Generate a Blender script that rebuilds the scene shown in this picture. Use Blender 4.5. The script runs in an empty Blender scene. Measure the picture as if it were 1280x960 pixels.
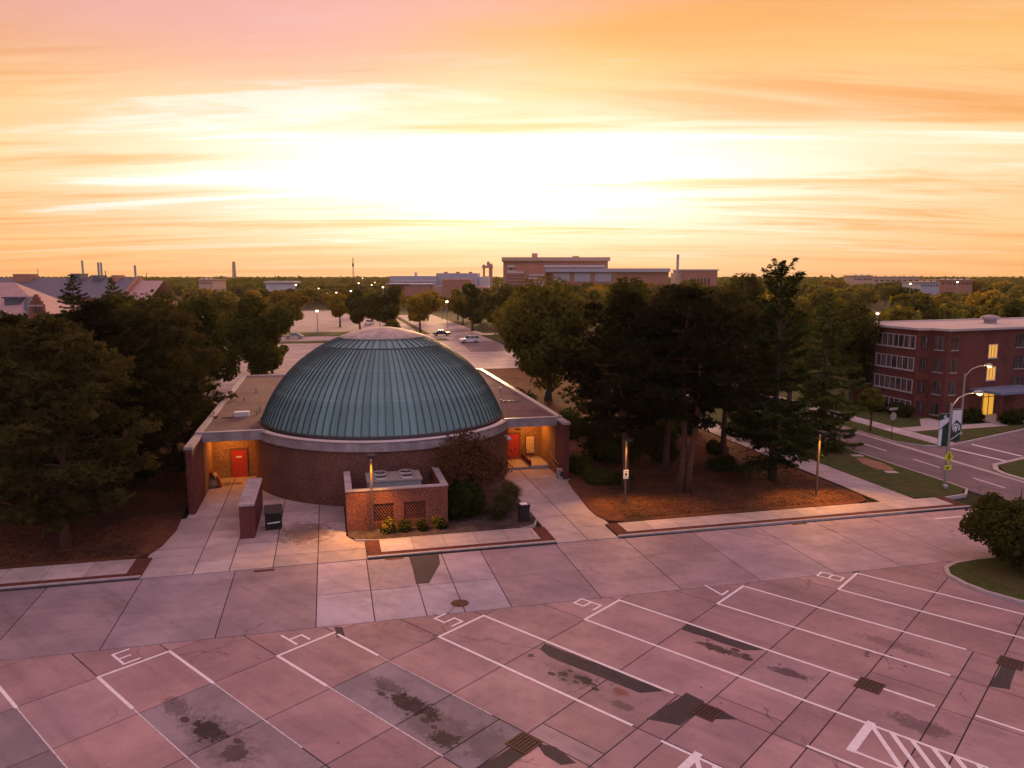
import bpy, bmesh, math, random
import numpy as np
from mathutils import Vector, Matrix

R = math.radians
scene = bpy.context.scene
col = scene.collection

# ------------------------------------------------------------------ camera
cam_data = bpy.data.cameras.new('camera')
cam_data.sensor_width = 36.0
cam_data.lens = 36.0 * 950.0 / 1280.0
cam_data.clip_start = 0.5
cam_data.clip_end = 9000
cam = bpy.data.objects.new('camera', cam_data)
cam.location = (0, 0, 15.0)
cam.rotation_euler = (math.pi / 2 - math.atan(135 / 950.0), 0, 0)
col.objects.link(cam)
scene.camera = cam

# ------------------------------------------------------------------ view
scene.view_settings.view_transform = 'Standard'
scene.view_settings.look = 'None'
scene.view_settings.exposure = 0.0
scene.view_settings.gamma = 1.0
scene.view_settings.use_curve_mapping = False

# ------------------------------------------------------------------ world: sunset sky with streaky cloud
SUN_EL = R(8.0)
world = bpy.data.worlds.new('World')
scene.world = world
world.use_nodes = True


class NT:
    """small helper to write node graphs"""
    def __init__(self, tree):
        self.t = tree
        self.t.nodes.clear()

    def n(self, kind, **kw):
        nd = self.t.nodes.new(kind)
        for k, v in kw.items():
            setattr(nd, k, v)
        return nd

    def put(self, sock, val):
        if val is None:
            return
        if hasattr(val, 'is_output'):
            self.t.links.new(val, sock)
        else:
            sock.default_value = val

    def m(self, op, a, b=None, c=None, clamp=False):
        nd = self.n('ShaderNodeMath', operation=op, use_clamp=clamp)
        self.put(nd.inputs[0], a)
        self.put(nd.inputs[1], b)
        self.put(nd.inputs[2], c)
        return nd.outputs[0]

    def vm(self, op, a, b=None):
        nd = self.n('ShaderNodeVectorMath', operation=op)
        self.put(nd.inputs[0], a)
        self.put(nd.inputs[1], b)
        return nd.outputs['Value'] if op in ('LENGTH', 'DOT_PRODUCT', 'DISTANCE') else nd.outputs[0]

    def mix(self, f, a, b, blend='MIX'):
        nd = self.n('ShaderNodeMix', data_type='RGBA', blend_type=blend)
        self.put(nd.inputs[0], f)
        self.put(nd.inputs[6], a if hasattr(a, 'is_output') else (*a[:3], 1))
        self.put(nd.inputs[7], b if hasattr(b, 'is_output') else (*b[:3], 1))
        return nd.outputs[2]

    def ramp(self, f, stops, interp='LINEAR'):
        nd = self.n('ShaderNodeValToRGB')
        cr = nd.color_ramp
        cr.interpolation = interp
        while len(cr.elements) < len(stops):
            cr.elements.new(0.5)
        for e, (p, c) in zip(cr.elements, stops):
            e.position = p
            e.color = (*c[:3], 1) if hasattr(c, '__len__') else (c, c, c, 1)
        self.put(nd.inputs[0], f)
        return nd.outputs[0]

    def noise(self, vec, scale=5, detail=4, rough=0.55, dist=0.0, out='Fac'):
        nd = self.n('ShaderNodeTexNoise')
        self.put(nd.inputs['Vector'], vec)
        nd.inputs['Scale'].default_value = scale
        nd.inputs['Detail'].default_value = detail
        nd.inputs['Roughness'].default_value = rough
        nd.inputs['Distortion'].default_value = dist
        return nd.outputs[out]

    def comb(self, x, y, z):
        nd = self.n('ShaderNodeCombineXYZ')
        self.put(nd.inputs[0], x)
        self.put(nd.inputs[1], y)
        self.put(nd.inputs[2], z)
        return nd.outputs[0]

    def sep(self, v):
        nd = self.n('ShaderNodeSeparateXYZ')
        self.put(nd.inputs[0], v)
        return nd.outputs

    def mapping(self, v, loc=(0, 0, 0), rot=(0, 0, 0), scale=(1, 1, 1)):
        nd = self.n('ShaderNodeMapping')
        self.put(nd.inputs[0], v)
        nd.inputs[1].default_value = loc
        nd.inputs[2].default_value = rot
        nd.inputs[3].default_value = scale
        return nd.outputs[0]

    def smooth(self, x, lo, hi, a=0.0, b=1.0):
        nd = self.n('ShaderNodeMapRange', interpolation_type='SMOOTHSTEP')
        self.put(nd.inputs[0], x)
        nd.inputs[1].default_value = lo
        nd.inputs[2].default_value = hi
        nd.inputs[3].default_value = a
        nd.inputs[4].default_value = b
        return nd.outputs[0]


def lin(r, g, b, k=1.0):
    f = lambda c: (c / 255 / 12.92 if c / 255 <= .04045 else ((c / 255 + .055) / 1.055) ** 2.4) * k
    return (f(r), f(g), f(b))


def build_world():
    g = NT(world.node_tree)
    out = g.n('ShaderNodeOutputWorld')
    d = g.n('ShaderNodeTexCoord').outputs['Generated']
    x, y, z = g.sep(d)[:3]
    zc = g.m('MAXIMUM', z, 0.0)
    az = g.m('ARCTAN2', x, y)
    # clear sky behind the cloud sheet
    sky = g.n('ShaderNodeTexSky', sky_type='NISHITA', sun_disc=False)
    sky.sun_elevation = SUN_EL
    sky.sun_rotation = 0.0
    sky.air_density = 1.4
    sky.dust_density = 3.0
    clear = g.mix(1.0, sky.outputs[0], (0.09, 0.09, 0.09), 'MULTIPLY')
    # cloud sheet lit by the low sun: colour by height above the horizon on the sunset side
    west = g.ramp(zc, [
        (0.0, lin(248, 182, 106)), (0.03, lin(251, 190, 112)), (0.08, lin(253, 202, 130)),
        (0.17, lin(254, 206, 132)), (0.25, lin(252, 192, 108)), (0.31, lin(247, 172, 98)),
        (0.42, lin(250, 188, 164)), (0.62, (1.08, .60, .66)), (1.0, (1.16, .64, .80))])
    east = g.ramp(zc, [
        (0.0, lin(190, 168, 184)), (0.15, lin(188, 182, 212)), (0.45, (.56, .56, .88)), (1.0, (1.14, .64, .82))])
    side = g.smooth(y, -0.35, 0.75)
    base = g.mix(side, east, west)
    # streaks seen on a flat cloud deck
    k = g.m('DIVIDE', 1.0, g.m('ADD', zc, 0.075))
    deck = g.comb(g.m('MULTIPLY', x, k), g.m('MULTIPLY', y, k), 0.0)
    wide = g.noise(g.mapping(deck, loc=(3.1, 1.7, 0), rot=(0, 0, R(7)), scale=(0.16, 0.52, 1)), 1.6, 6, 0.55, 0.35)
    fine = g.noise(g.mapping(deck, loc=(8.3, 5.2, 0), rot=(0, 0, R(-3)), scale=(0.22, 1.15, 1)), 1.25, 9, 0.62, 0.6)
    # pinkish patch of thicker cloud high up, more to the left
    pink = g.m('MULTIPLY', g.smooth(zc, 0.17, 0.30), g.smooth(g.m('ADD', az, g.m('MULTIPLY', g.m('SUBTRACT', wide, 0.5), 1.6)), 0.15, -0.42))
    base = g.mix(g.m('MULTIPLY', pink, g.smooth(y, -0.1, 0.6)), base, lin(240, 176, 166))
    # broad orange against yellow banks
    base = g.mix(g.smooth(wide, 0.40, 0.66), base, g.mix(1.0, base, (0.96, 0.80, 0.58), 'MULTIPLY'))
    # glow of the hidden sun
    gx = g.m('DIVIDE', g.m('SUBTRACT', az, 0.00), 0.43)
    gz = g.m('DIVIDE', g.m('SUBTRACT', zc, 0.125), 0.080)
    gl = g.m('EXPONENT', g.m('MULTIPLY', -1.0, g.m('ADD', g.m('MULTIPLY', gx, gx), g.m('MULTIPLY', gz, gz))))
    warm = g.m('EXPONENT', g.m('MULTIPLY', -1.0, g.m('ADD', g.m('POWER', g.m('ABSOLUTE', g.m('DIVIDE', az, 0.95)), 2.0),
                                                     g.m('POWER', g.m('DIVIDE', g.m('SUBTRACT', zc, 0.10), 0.17), 2.0))))
    glow = g.vm('ADD', g.vm('SCALE', None) if False else g.mix(gl, (0, 0, 0), (0.55, 0.74, 1.05)), g.mix(warm, (0, 0, 0), (0.16, 0.13, 0.11)))
    col_ = g.vm('ADD', base, glow)
    # thin bright and dark streaks low down
    low = g.m('MULTIPLY', g.smooth(zc, 0.005, 0.075, 0.18, 1.0), g.smooth(zc, 0.34, 0.16))
    dark = g.m('MULTIPLY', g.m('MULTIPLY', g.smooth(fine, 0.50, 0.66), low), 0.95)
    col_ = g.mix(dark, col_, g.mix(1.0, col_, (0.87, 0.65, 0.42), 'MULTIPLY'))
    brt = g.m('MULTIPLY', g.m('MULTIPLY', g.smooth(fine, 0.47, 0.36), low), g.smooth(y, 0.0, 0.6))
    col_ = g.vm('ADD', col_, g.mix(brt, (0, 0, 0), (0.20, 0.26, 0.40)))
    col_ = g.mix(0.06, col_, clear)
    # below the horizon: dim ground colour
    col_ = g.mix(g.smooth(z, 0.0, -0.02), col_, (0.10, 0.07, 0.05))
    bg = g.n('ShaderNodeBackground')
    g.put(bg.inputs[0], col_)
    bg.inputs[1].default_value = 1.0
    g.t.links.new(bg.outputs[0], out.inputs[0])


build_world()
try:
    world.cycles.sampling_method = 'MANUAL'
    world.cycles.sample_map_resolution = 512
except Exception:
    pass

# ------------------------------------------------------------------ sun behind thin cloud, low and straight ahead
sd = bpy.data.lights.new('sun', 'SUN')
sd.energy = 3.8
sd.angle = R(11)
sd.color = (1.0, 0.56, 0.24)
sun = bpy.data.objects.new('sun', sd)
sun.rotation_euler = (-(math.pi / 2 - SUN_EL), 0, 0)
sun.location = (0, 300, 60)
col.objects.link(sun)

# ------------------------------------------------------------------ frames and helpers
TH = R(13.6)
CT, ST = math.cos(TH), math.sin(TH)
PH = R(41.8)


def XY(u, v):
    """street frame (u along the driveway, v away from it) to world"""
    return (u * CT - v * ST, u * ST + v * CT)


def TWP(t, w):
    """stall frame (t along the stalls, w across them) to world"""
    return (t * math.cos(PH) + w * math.sin(PH), -t * math.sin(PH) + w * math.cos(PH))


def to_uv(x, y):
    return (x * CT + y * ST, -x * ST + y * CT)


M = {}


def mat(name):
    m = bpy.data.materials.new(name)
    m.use_nodes = True
    return m, NT(m.node_tree)


def finish(g, color, rough=0.7, bump=None, bstr=0.3, bdist=0.02, metallic=0.0, spec=0.4, emit=None, estr=0.0):
    o = g.n('ShaderNodeOutputMaterial')
    p = g.n('ShaderNodeBsdfPrincipled')
    g.put(p.inputs['Base Color'], color if hasattr(color, 'is_output') else (*color, 1))
    g.put(p.inputs['Roughness'], rough)
    g.put(p.inputs['Metallic'], metallic)
    p.inputs['Specular IOR Level'].default_value = spec
    if emit is not None:
        g.put(p.inputs['Emission Color'], emit if hasattr(emit, 'is_output') else (*emit, 1))
        p.inputs['Emission Strength'].default_value = estr
    if bump is not None:
        b = g.n('ShaderNodeBump')
        b.inputs['Strength'].default_value = bstr
        b.inputs['Distance'].default_value = bdist
        g.put(b.inputs['Height'], bump)
        g.t.links.new(b.outputs[0], p.inputs['Normal'])
    g.t.links.new(p.outputs[0], o.inputs[0])


def geo_pos(g):
    return g.n('ShaderNodeNewGeometry').outputs['Position']


def obj_pos(g):
    return g.n('ShaderNodeTexCoord').outputs['Object']


def simple(name, color, rough=0.6, var=0.18, scale=3.0, metallic=0.0, spec=0.4, bstr=0.15):
    m, g = mat(name)
    p = obj_pos(g)
    n = g.noise(p, scale, 6, 0.6)
    n2 = g.noise(p, scale * 9, 3, 0.6)
    f = g.m('ADD', g.m('MULTIPLY', n, 0.7), g.m('MULTIPLY', n2, 0.3))
    c = g.mix(g.smooth(f, 0.3, 0.7), tuple(x * (1 - var) for x in color), tuple(min(1, x * (1 + var)) for x in color))
    finish(g, c, rough, f, bstr, 0.01, metallic, spec)
    M[name] = m
    return m


def emitter(name, color, strength):
    m, g = mat(name)
    finish(g, color, 0.5, emit=color, estr=strength)
    M[name] = m
    try:
        m.cycles.emission_sampling = 'NONE'
    except Exception:
        pass
    return m


def brick_mat(name, c1, c2, mortar, bw=0.21, bh=0.07):
    m, g = mat(name)
    uvn = g.n('ShaderNodeUVMap').outputs[0]
    b = g.n('ShaderNodeTexBrick')
    b.offset = 0.5
    g.put(b.inputs['Vector'], uvn)
    b.inputs['Color1'].default_value = (*c1, 1)
    b.inputs['Color2'].default_value = (*c2, 1)
    b.inputs['Mortar'].default_value = (*mortar, 1)
    b.inputs['Scale'].default_value = 1.0
    b.inputs['Mortar Size'].default_value = 0.008
    b.inputs['Mortar Smooth'].default_value = 0.2
    b.inputs['Bias'].default_value = 0.0
    b.inputs['Brick Width'].default_value = bw
    b.inputs['Row Height'].default_value = bh
    big = g.noise(uvn, 0.45, 5, 0.6)
    fleck = g.noise(g.mapping(uvn, scale=(6.5, 14, 1)), 1.0, 1, 0.5)
    c = g.mix(0.65, b.outputs['Color'], g.mix(g.smooth(fleck, 0.35, 0.68), (0.45, 0.42, 0.42), (1.35, 1.3, 1.25)), 'MULTIPLY')
    c = g.mix(g.smooth(big, 0.35, 0.7), c, g.mix(1.0, c, (0.72, 0.70, 0.72), 'MULTIPLY'))
    finish(g, c, 0.85, b.outputs['Fac'], -0.5, 0.01, spec=0.25)
    M[name] = m
    return m


def slab_mat():
    """weathered concrete; each slab's own tint is its object colour; oil stains under the stalls"""
    m, g = mat('concrete_slab')
    p = geo_pos(g)
    info = g.n('ShaderNodeObjectInfo')
    n1 = g.noise(p, 0.35, 6, 0.62)
    n2 = g.noise(p, 2.6, 8, 0.65)
    n3 = g.noise(p, 26, 3, 0.6)
    c = info.outputs['Color']
    rnd = g.smooth(info.outputs['Random'], 0, 1, 0.90, 1.10)
    c = g.mix(1.0, c, g.comb(rnd, rnd, rnd), 'MULTIPLY')
    c = g.mix(g.smooth(n1, 0.36, 0.68), g.mix(1.0, c, (0.80, 0.80, 0.82), 'MULTIPLY'), g.mix(1.0, c, (1.10, 1.09, 1.08), 'MULTIPLY'))
    c = g.mix(g.smooth(n2, 0.52, 0.72), c, g.mix(1.0, c, (0.88, 0.87, 0.87), 'MULTIPLY'))
    c = g.mix(g.smooth(n3, 0.55, 0.75), c, g.mix(1.0, c, (0.86, 0.85, 0.85), 'MULTIPLY'))
    tw0 = g.mapping(p, rot=(0, 0, PH))
    wear = g.noise(g.mapping(tw0, scale=(0.10, 1.5, 1)), 1.0, 5, 0.65)
    c = g.mix(g.m('MULTIPLY', g.smooth(wear, 0.48, 0.72), 0.45), c, g.mix(1.0, c, (0.60, 0.59, 0.60), 'MULTIPLY'))
    au0 = g.mapping(p, rot=(0, 0, -TH))
    wear2 = g.noise(g.mapping(au0, scale=(0.07, 1.1, 1)), 1.0, 5, 0.65)
    onroad = g.smooth(g.sep(au0)[1], 31.9, 32.3)
    c = g.mix(g.m('MULTIPLY', g.m('MULTIPLY', g.smooth(wear2, 0.46, 0.70), onroad), 0.4), c, g.mix(1.0, c, (0.66, 0.65, 0.66), 'MULTIPLY'))
    grit = g.noise(p, 90, 2, 0.7)
    c = g.mix(g.m('MULTIPLY', g.smooth(grit, 0.52, 0.72), 0.5), c, g.mix(1.0, c, (0.7, 0.7, 0.7), 'MULTIPLY'))
    # hairline cracks and small leaf specks
    vor = g.n('ShaderNodeTexVoronoi', feature='DISTANCE_TO_EDGE')
    g.put(vor.inputs['Vector'], g.vm('ADD', p, g.mix(1.0, g.noise(p, 0.9, 4, 0.6, out='Color'), (1.3, 1.3, 0), 'MULTIPLY')))
    vor.inputs['Scale'].default_value = 0.13
    crack = g.m('MULTIPLY', g.smooth(vor.outputs['Distance'], 0.006, 0.0), g.smooth(g.noise(p, 0.22, 2), 0.52, 0.6))
    c = g.mix(g.m('MULTIPLY', crack, 0.6), c, (0.07, 0.05, 0.05))
    v2 = g.n('ShaderNodeTexVoronoi', feature='F1')
    g.put(v2.inputs['Vector'], p)
    v2.inputs['Scale'].default_value = 0.9
    v2.inputs['Randomness'].default_value = 1.0
    speck = g.m('MULTIPLY', g.smooth(v2.outputs['Distance'], 0.060, 0.035), g.smooth(g.noise(p, 0.5, 2), 0.50, 0.58))
    c = g.mix(g.m('MULTIPLY', speck, 0.75), c, (0.06, 0.045, 0.04))
    # oil stains: (t, w, radius along t, radius across, strength)
    tw = g.mapping(p, rot=(0, 0, PH))
    st = [(-19.3, 16.25, 1.7, 0.55, 1.0), (-20.9, 16.5, 0.9, 0.4, 0.55), (-16.9, 15.7, 0.7, 0.5, 0.95), (-17.9, 16.0, 2.2, 0.9, 0.35),
          (-23.2, 10.75, 1.0, 0.55, 1.0), (-25.4, 10.7, 1.0, 0.45, 0.55), (-21.4, 10.8, 0.8, 0.5, 0.8), (-22.6, 10.8, 2.4, 1.0, 0.35),
          (-18.4, 21.75, 0.22, 0.16, 0.8), (-16.65, 21.5, 0.32, 0.24, 0.9), (-15.75, 21.7, 0.5, 0.28, 1.0), (-16.3, 21.6, 1.3, 0.6, 0.35), (-13.7, 21.2, 0.6, 0.3, 0.5),
          (-13.2, 27.25, 1.0, 0.32, 0.9), (-12.3, 27.35, 0.6, 0.3, 0.7), (-10.2, 27.3, 0.9, 0.35, 0.75), (-8.0, 32.4, 1.6, 0.5, 0.4), (-5.5, 26.9, 1.3, 0.5, 0.55),
          (-15.2, 5.4, 1.4, 0.6, 0.6), (-18.6, 5.4, 1.8, 0.9, 0.7), (-3.4, 37.9, 1.5, 0.6, 0.4), (-15.6, 16.4, 1.5, 0.9, 0.45)]
    nz = g.m('ADD', g.m('MULTIPLY', g.m('SUBTRACT', g.noise(p, 1.7, 6, 0.7), 0.5), 2.1), g.m('MULTIPLY', g.m('SUBTRACT', g.noise(p, 6.5, 4, 0.6), 0.5), 1.3))
    tot = None
    for (t, w, rt, rw, s) in st:
        dv = g.vm('MULTIPLY', g.vm('SUBTRACT', tw, (t, w, 0)), (1 / rt, 1 / rw, 0))
        dd = g.vm('LENGTH', dv)
        a = g.m('MULTIPLY', g.smooth(g.m('SUBTRACT', g.m('ADD', 1.0, nz), dd), 0.05, 0.40), s)
        tot = a if tot is None else g.m('MAXIMUM', tot, a)
    vs_ = g.n('ShaderNodeTexVoronoi', feature='F1')
    g.put(vs_.inputs['Vector'], g.mapping(tw, scale=(1.6, 2.6, 1)))
    vs_.inputs['Scale'].default_value = 1.0
    zone = None
    for (t, w, rt, rw) in ((-19.0, 16.2, 3.4, 1.0), (-23.4, 10.8, 3.2, 1.0), (-16.2, 21.6, 2.6, .85), (-12.2, 27.3, 2.8, .8), (-16.8, 5.4, 3.0, 1.0), (-8.6, 31.0, 2.6, .7)):
        dz = g.vm('LENGTH', g.vm('MULTIPLY', g.vm('SUBTRACT', tw, (t, w, 0)), (1 / rt, 1 / rw, 0)))
        a = g.smooth(dz, 1.0, 0.35)
        zone = a if zone is None else g.m('MAXIMUM', zone, a)
    size = g.m('MULTIPLY', g.sep(vs_.outputs['Color'])[0], 0.44)
    spot = g.smooth(g.m('SUBTRACT', g.m('MULTIPLY', size, zone), g.m('ADD', vs_.outputs['Distance'], g.m('MULTIPLY', nz, 0.05))), -0.02, 0.05)
    tot = g.m('MAXIMUM', tot, g.m('MULTIPLY', spot, 0.9))
    c = g.mix(g.m('MULTIPLY', tot, 0.95), c, (0.022, 0.015, 0.016))
    dv = g.vm('LENGTH', g.vm('MULTIPLY', g.vm('SUBTRACT', tw, (-14.3, 21.9, 0)), (2.6, 3.6, 0)))
    c = g.mix(g.m('MULTIPLY', g.smooth(g.m('SUBTRACT', g.m('ADD', 1.0, nz), dv), 0.0, 0.5), 0.75), c, (0.17, 0.055, 0.02))
    # rusty run-off on the apron beside the plant enclosure
    au = g.mapping(p, rot=(0, 0, -TH))
    dv = g.vm('LENGTH', g.vm('MULTIPLY', g.vm('SUBTRACT', au, (-1.7, 44.9, 0)), (0.50, 0.36, 0)))
    c = g.mix(g.m('MULTIPLY', g.smooth(g.m('SUBTRACT', g.m('ADD', 1.0, nz), dv), 0.0, 0.6), 0.72), c, (0.10, 0.055, 0.03))
    dv = g.vm('LENGTH', g.vm('MULTIPLY', g.vm('SUBTRACT', au, (-7.4, 57.0, 0)), (0.75, 1.3, 0)))
    c = g.mix(g.m('MULTIPLY', g.smooth(g.m('SUBTRACT', g.m('ADD', 0.8, nz), dv), 0.0, 0.3), 0.7), c, (0.05, 0.035, 0.025))
    finish(g, c, g.smooth(n2, 0.3, 0.7, 0.55, 0.78), g.m('ADD', n2, g.m('MULTIPLY', n3, 0.5)), 0.22, 0.015, spec=0.35)
    M['slab'] = m


def ground_mat(name, c1, c2, c3, scale, bstr=0.6):
    m, g = mat(name)
    p = geo_pos(g)
    n1 = g.noise(p, scale * 0.12, 5, 0.6)
    n2 = g.noise(p, scale, 7, 0.7)
    n3 = g.noise(p, scale * 7, 3, 0.7)
    c = g.mix(g.smooth(n2, 0.35, 0.65), c1, c2)
    c = g.mix(g.smooth(n1, 0.45, 0.68), c, c3)
    c = g.mix(g.smooth(n3, 0.48, 0.7), c, g.mix(1.0, c, (0.45, 0.45, 0.45), 'MULTIPLY'))
    finish(g, c, 0.95, g.m('ADD', n2, n3), bstr, 0.05, spec=0.15)
    M[name] = m


def asphalt_mat(name, c1, spec=0.35):
    m, g = mat(name)
    p = geo_pos(g)
    n1 = g.noise(p, 0.25, 5, 0.6)
    n2 = g.noise(p, 3.0, 6, 0.65)
    n3 = g.noise(p, 45, 2, 0.6)
    c = g.mix(g.smooth(n1, 0.35, 0.7), tuple(x * 0.78 for x in c1), tuple(x * 1.2 for x in c1))
    c = g.mix(g.smooth(n2, 0.5, 0.75), c, g.mix(1.0, c, (0.75, 0.74, 0.74), 'MULTIPLY'))
    c = g.mix(g.smooth(n3, 0.55, 0.72), c, g.mix(1.0, c, (1.35, 1.3, 1.3), 'MULTIPLY'))
    vor = g.n('ShaderNodeTexVoronoi', feature='DISTANCE_TO_EDGE')
    g.put(vor.inputs['Vector'], g.vm('ADD', p, g.mix(1.0, g.noise(p, 0.7, 4, 0.6, out='Color'), (1.6, 1.6, 0), 'MULTIPLY')))
    vor.inputs['Scale'].default_value = 0.17
    crack = g.smooth(vor.outputs['Distance'], 0.008, 0.001)
    c = g.mix(g.m('MULTIPLY', crack, 0.6), c, (0.03, 0.025, 0.025))
    finish(g, c, 0.75, n3, 0.3, 0.01, spec=spec)
    M[name] = m


def leaf_mat(name, dark, light, trans=0.3):
    m, g = mat(name)
    info = g.n('ShaderNodeObjectInfo')
    p = obj_pos(g)
    n = g.noise(p, 0.55, 3, 0.6)
    n2 = g.noise(p, 6.0, 2, 0.6)
    f = g.m('ADD', g.m('MULTIPLY', g.m('SUBTRACT', info.outputs['Random'], 0.5), 0.55), g.m('ADD', g.m('MULTIPLY', n, 0.65), g.m('MULTIPLY', n2, 0.35)))
    c = g.mix(g.smooth(f, 0.25, 0.75), dark, light)
    o = g.n('ShaderNodeOutputMaterial')
    dfs = g.n('ShaderNodeBsdfDiffuse')
    trn = g.n('ShaderNodeBsdfTranslucent')
    g.put(dfs.inputs[0], c)
    g.put(trn.inputs[0], g.mix(1.0, c, (1.35, 1.15, 0.6), 'MULTIPLY'))
    mx = g.n('ShaderNodeMixShader')
    mx.inputs[0].default_value = trans
    g.t.links.new(dfs.outputs[0], mx.inputs[1])
    g.t.links.new(trn.outputs[0], mx.inputs[2])
    g.t.links.new(mx.outputs[0], o.inputs[0])
    M[name] = m


def copper_mat():
    m, g = mat('copper_patina')
    p = obj_pos(g)
    info = g.n('ShaderNodeObjectInfo')
    x, y, z = g.sep(p)[:3]
    n1 = g.noise(p, 0.5, 5, 0.6)
    ang = g.m('MULTIPLY', g.m('ARCTAN2', x, y), 60.0)
    streak = g.noise(g.comb(g.m('ADD', ang, g.m('MULTIPLY', info.outputs['Random'], 50)), g.m('MULTIPLY', z, 0.35), 0.0), 0.8, 5, 0.65)
    n3 = g.noise(p, 7, 5, 0.65)
    c = g.mix(g.smooth(n1, 0.35, 0.68), (0.125, 0.262, 0.252), (0.180, 0.345, 0.335))
    rnd = g.smooth(info.outputs['Random'], 0, 1, 0.86, 1.12)
    c = g.mix(1.0, c, g.comb(rnd, rnd, rnd), 'MULTIPLY')
    c = g.mix(g.m('MULTIPLY', g.smooth(streak, 0.52, 0.78), 0.8), c, (0.080, 0.095, 0.098))
    c = g.mix(g.m('MULTIPLY', g.smooth(n3, 0.60, 0.75), 0.5), c, (0.22, 0.27, 0.27))
    finish(g, c, g.smooth(n1, 0.3, 0.7, 0.50, 0.66), n3, 0.2, 0.015, 0.12, 0.4)
    M['copper'] = m


def cap_mat():
    m, g = mat('dome_cap')
    p = obj_pos(g)
    n1 = g.noise(p, 1.2, 6, 0.65)
    n2 = g.noise(p, 7, 5, 0.7)
    c = g.mix(g.smooth(n1, 0.35, 0.65), (0.33, 0.27, 0.24), (0.52, 0.44, 0.37))
    c = g.mix(g.m('MULTIPLY', g.smooth(n2, 0.54, 0.66), 0.8), c, (0.08, 0.07, 0.07))
    finish(g, c, 0.7, n2, 0.2, 0.01)
    M['cap'] = m


brick_mat('brick_drum', (0.180, 0.076, 0.052), (0.245, 0.108, 0.074), (0.20, 0.125, 0.10))
brick_mat('brick_dark', (0.145, 0.040, 0.036), (0.188, 0.056, 0.045), (0.155, 0.07, 0.065))
brick_mat('brick_red', (0.225, 0.070, 0.044), (0.30, 0.104, 0.064), (0.22, 0.13, 0.105))
brick_mat('brick_paver', (0.115, 0.034, 0.024), (0.165, 0.050, 0.034), (0.10, 0.055, 0.045), 0.2, 0.1)
slab_mat()
copper_mat()
cap_mat()
ground_mat('grass', (0.042, 0.062, 0.016), (0.078, 0.100, 0.028), (0.095, 0.082, 0.032), 2.2)
ground_mat('mulch', (0.110, 0.042, 0.022), (0.185, 0.074, 0.038), (0.070, 0.038, 0.022), 2.6, 0.9)
ground_mat('bed_soil', (0.070, 0.046, 0.038), (0.150, 0.105, 0.090), (0.050, 0.034, 0.028), 4.0, 0.9)
ground_mat('terrain', (0.030, 0.036, 0.014), (0.050, 0.050, 0.020), (0.060, 0.050, 0.026), 0.15, 0.2)
ground_mat('roof_gravel', (0.150, 0.096, 0.092), (0.215, 0.142, 0.132), (0.115, 0.072, 0.072), 2.0, 0.4)
asphalt_mat('asphalt', (0.165, 0.122, 0.132))
asphalt_mat('asphalt_patch', (0.058, 0.048, 0.050))
asphalt_mat('lot_pavement', (0.34, 0.27, 0.27))
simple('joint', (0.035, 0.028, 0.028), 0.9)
simple('curb_concrete', (0.42, 0.37, 0.36), 0.75)
simple('limestone', (0.36, 0.31, 0.315), 0.75, 0.32, 1.1)
simple('coping_metal', (0.52, 0.48, 0.47), 0.45, 0.12, 2.0, 0.3)
simple('paint_white', (0.78, 0.76, 0.76), 0.6, 0.12, 5.0)
simple('paint_worn', (0.58, 0.54, 0.54), 0.65, 0.35, 6.0)
simple('door_red', (0.42, 0.045, 0.022), 0.45, 0.08, 1.5)
brick_mat('tan_brick_wall', (0.31, 0.185, 0.10), (0.40, 0.25, 0.14), (0.22, 0.15, 0.10), 0.42, 0.14)
simple('cream_panel', (0.62, 0.50, 0.30), 0.6, 0.08, 2.0)
simple('dark_metal', (0.045, 0.040, 0.040), 0.45, 0.15, 4.0, 0.4)
simple('bronze_metal', (0.16, 0.125, 0.10), 0.45, 0.15, 4.0, 0.5)
simple('galvanised', (0.40, 0.38, 0.37), 0.42, 0.12, 4.0, 0.6)
simple('black_plastic', (0.011, 0.010, 0.011), 0.55, 0.2, 4.0)
simple('white_plastic', (0.75, 0.74, 0.73), 0.4, 0.06, 4.0)
simple('grey_box', (0.36, 0.35, 0.36), 0.5, 0.12, 2.5)
simple('bark_pine', (0.115, 0.056, 0.038), 0.95, 0.35, 5.0, bstr=0.8)
simple('bark', (0.075, 0.055, 0.042), 0.95, 0.35, 5.0, bstr=0.8)
simple('slate', (0.105, 0.112, 0.150), 0.6, 0.15, 1.2)
simple('clay_roof', (0.40, 0.27, 0.25), 0.7, 0.12, 1.0)
simple('dorm_roof', (0.40, 0.33, 0.34), 0.7, 0.15, 0.6)
simple('window_frame', (0.46, 0.41, 0.42), 0.5, 0.1, 3.0)
simple('far_brick', (0.40, 0.185, 0.125), 0.85, 0.12, 0.3)
simple('far_tan', (0.52, 0.36, 0.27), 0.85, 0.1, 0.3)
simple('far_grey', (0.42, 0.42, 0.47), 0.7, 0.08, 0.2)
simple('far_pale', (0.62, 0.56, 0.56), 0.7, 0.08, 0.3)
simple('car_white', (0.75, 0.74, 0.75), 0.25, 0.03, 2.0, 0.0, 0.6)
simple('car_silver', (0.50, 0.50, 0.52), 0.25, 0.03, 2.0, 0.6, 0.6)
simple('car_dark', (0.035, 0.035, 0.045), 0.25, 0.05, 2.0, 0.2, 0.6)
simple('tyre', (0.018, 0.018, 0.018), 0.8)
simple('rust_iron', (0.105, 0.052, 0.036), 0.7, 0.3, 8.0, 0.5)
simple('sign_yellow', (0.62, 0.62, 0.06), 0.5, 0.04)
simple('banner_green', (0.010, 0.042, 0.028), 0.7, 0.1)
simple('banner_white', (0.66, 0.68, 0.74), 0.7, 0.06)
simple('canopy_blue', (0.15, 0.20, 0.29), 0.5, 0.1)
simple('dry_clay', (0.26, 0.135, 0.08), 0.95, 0.2, 2.0)
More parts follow.
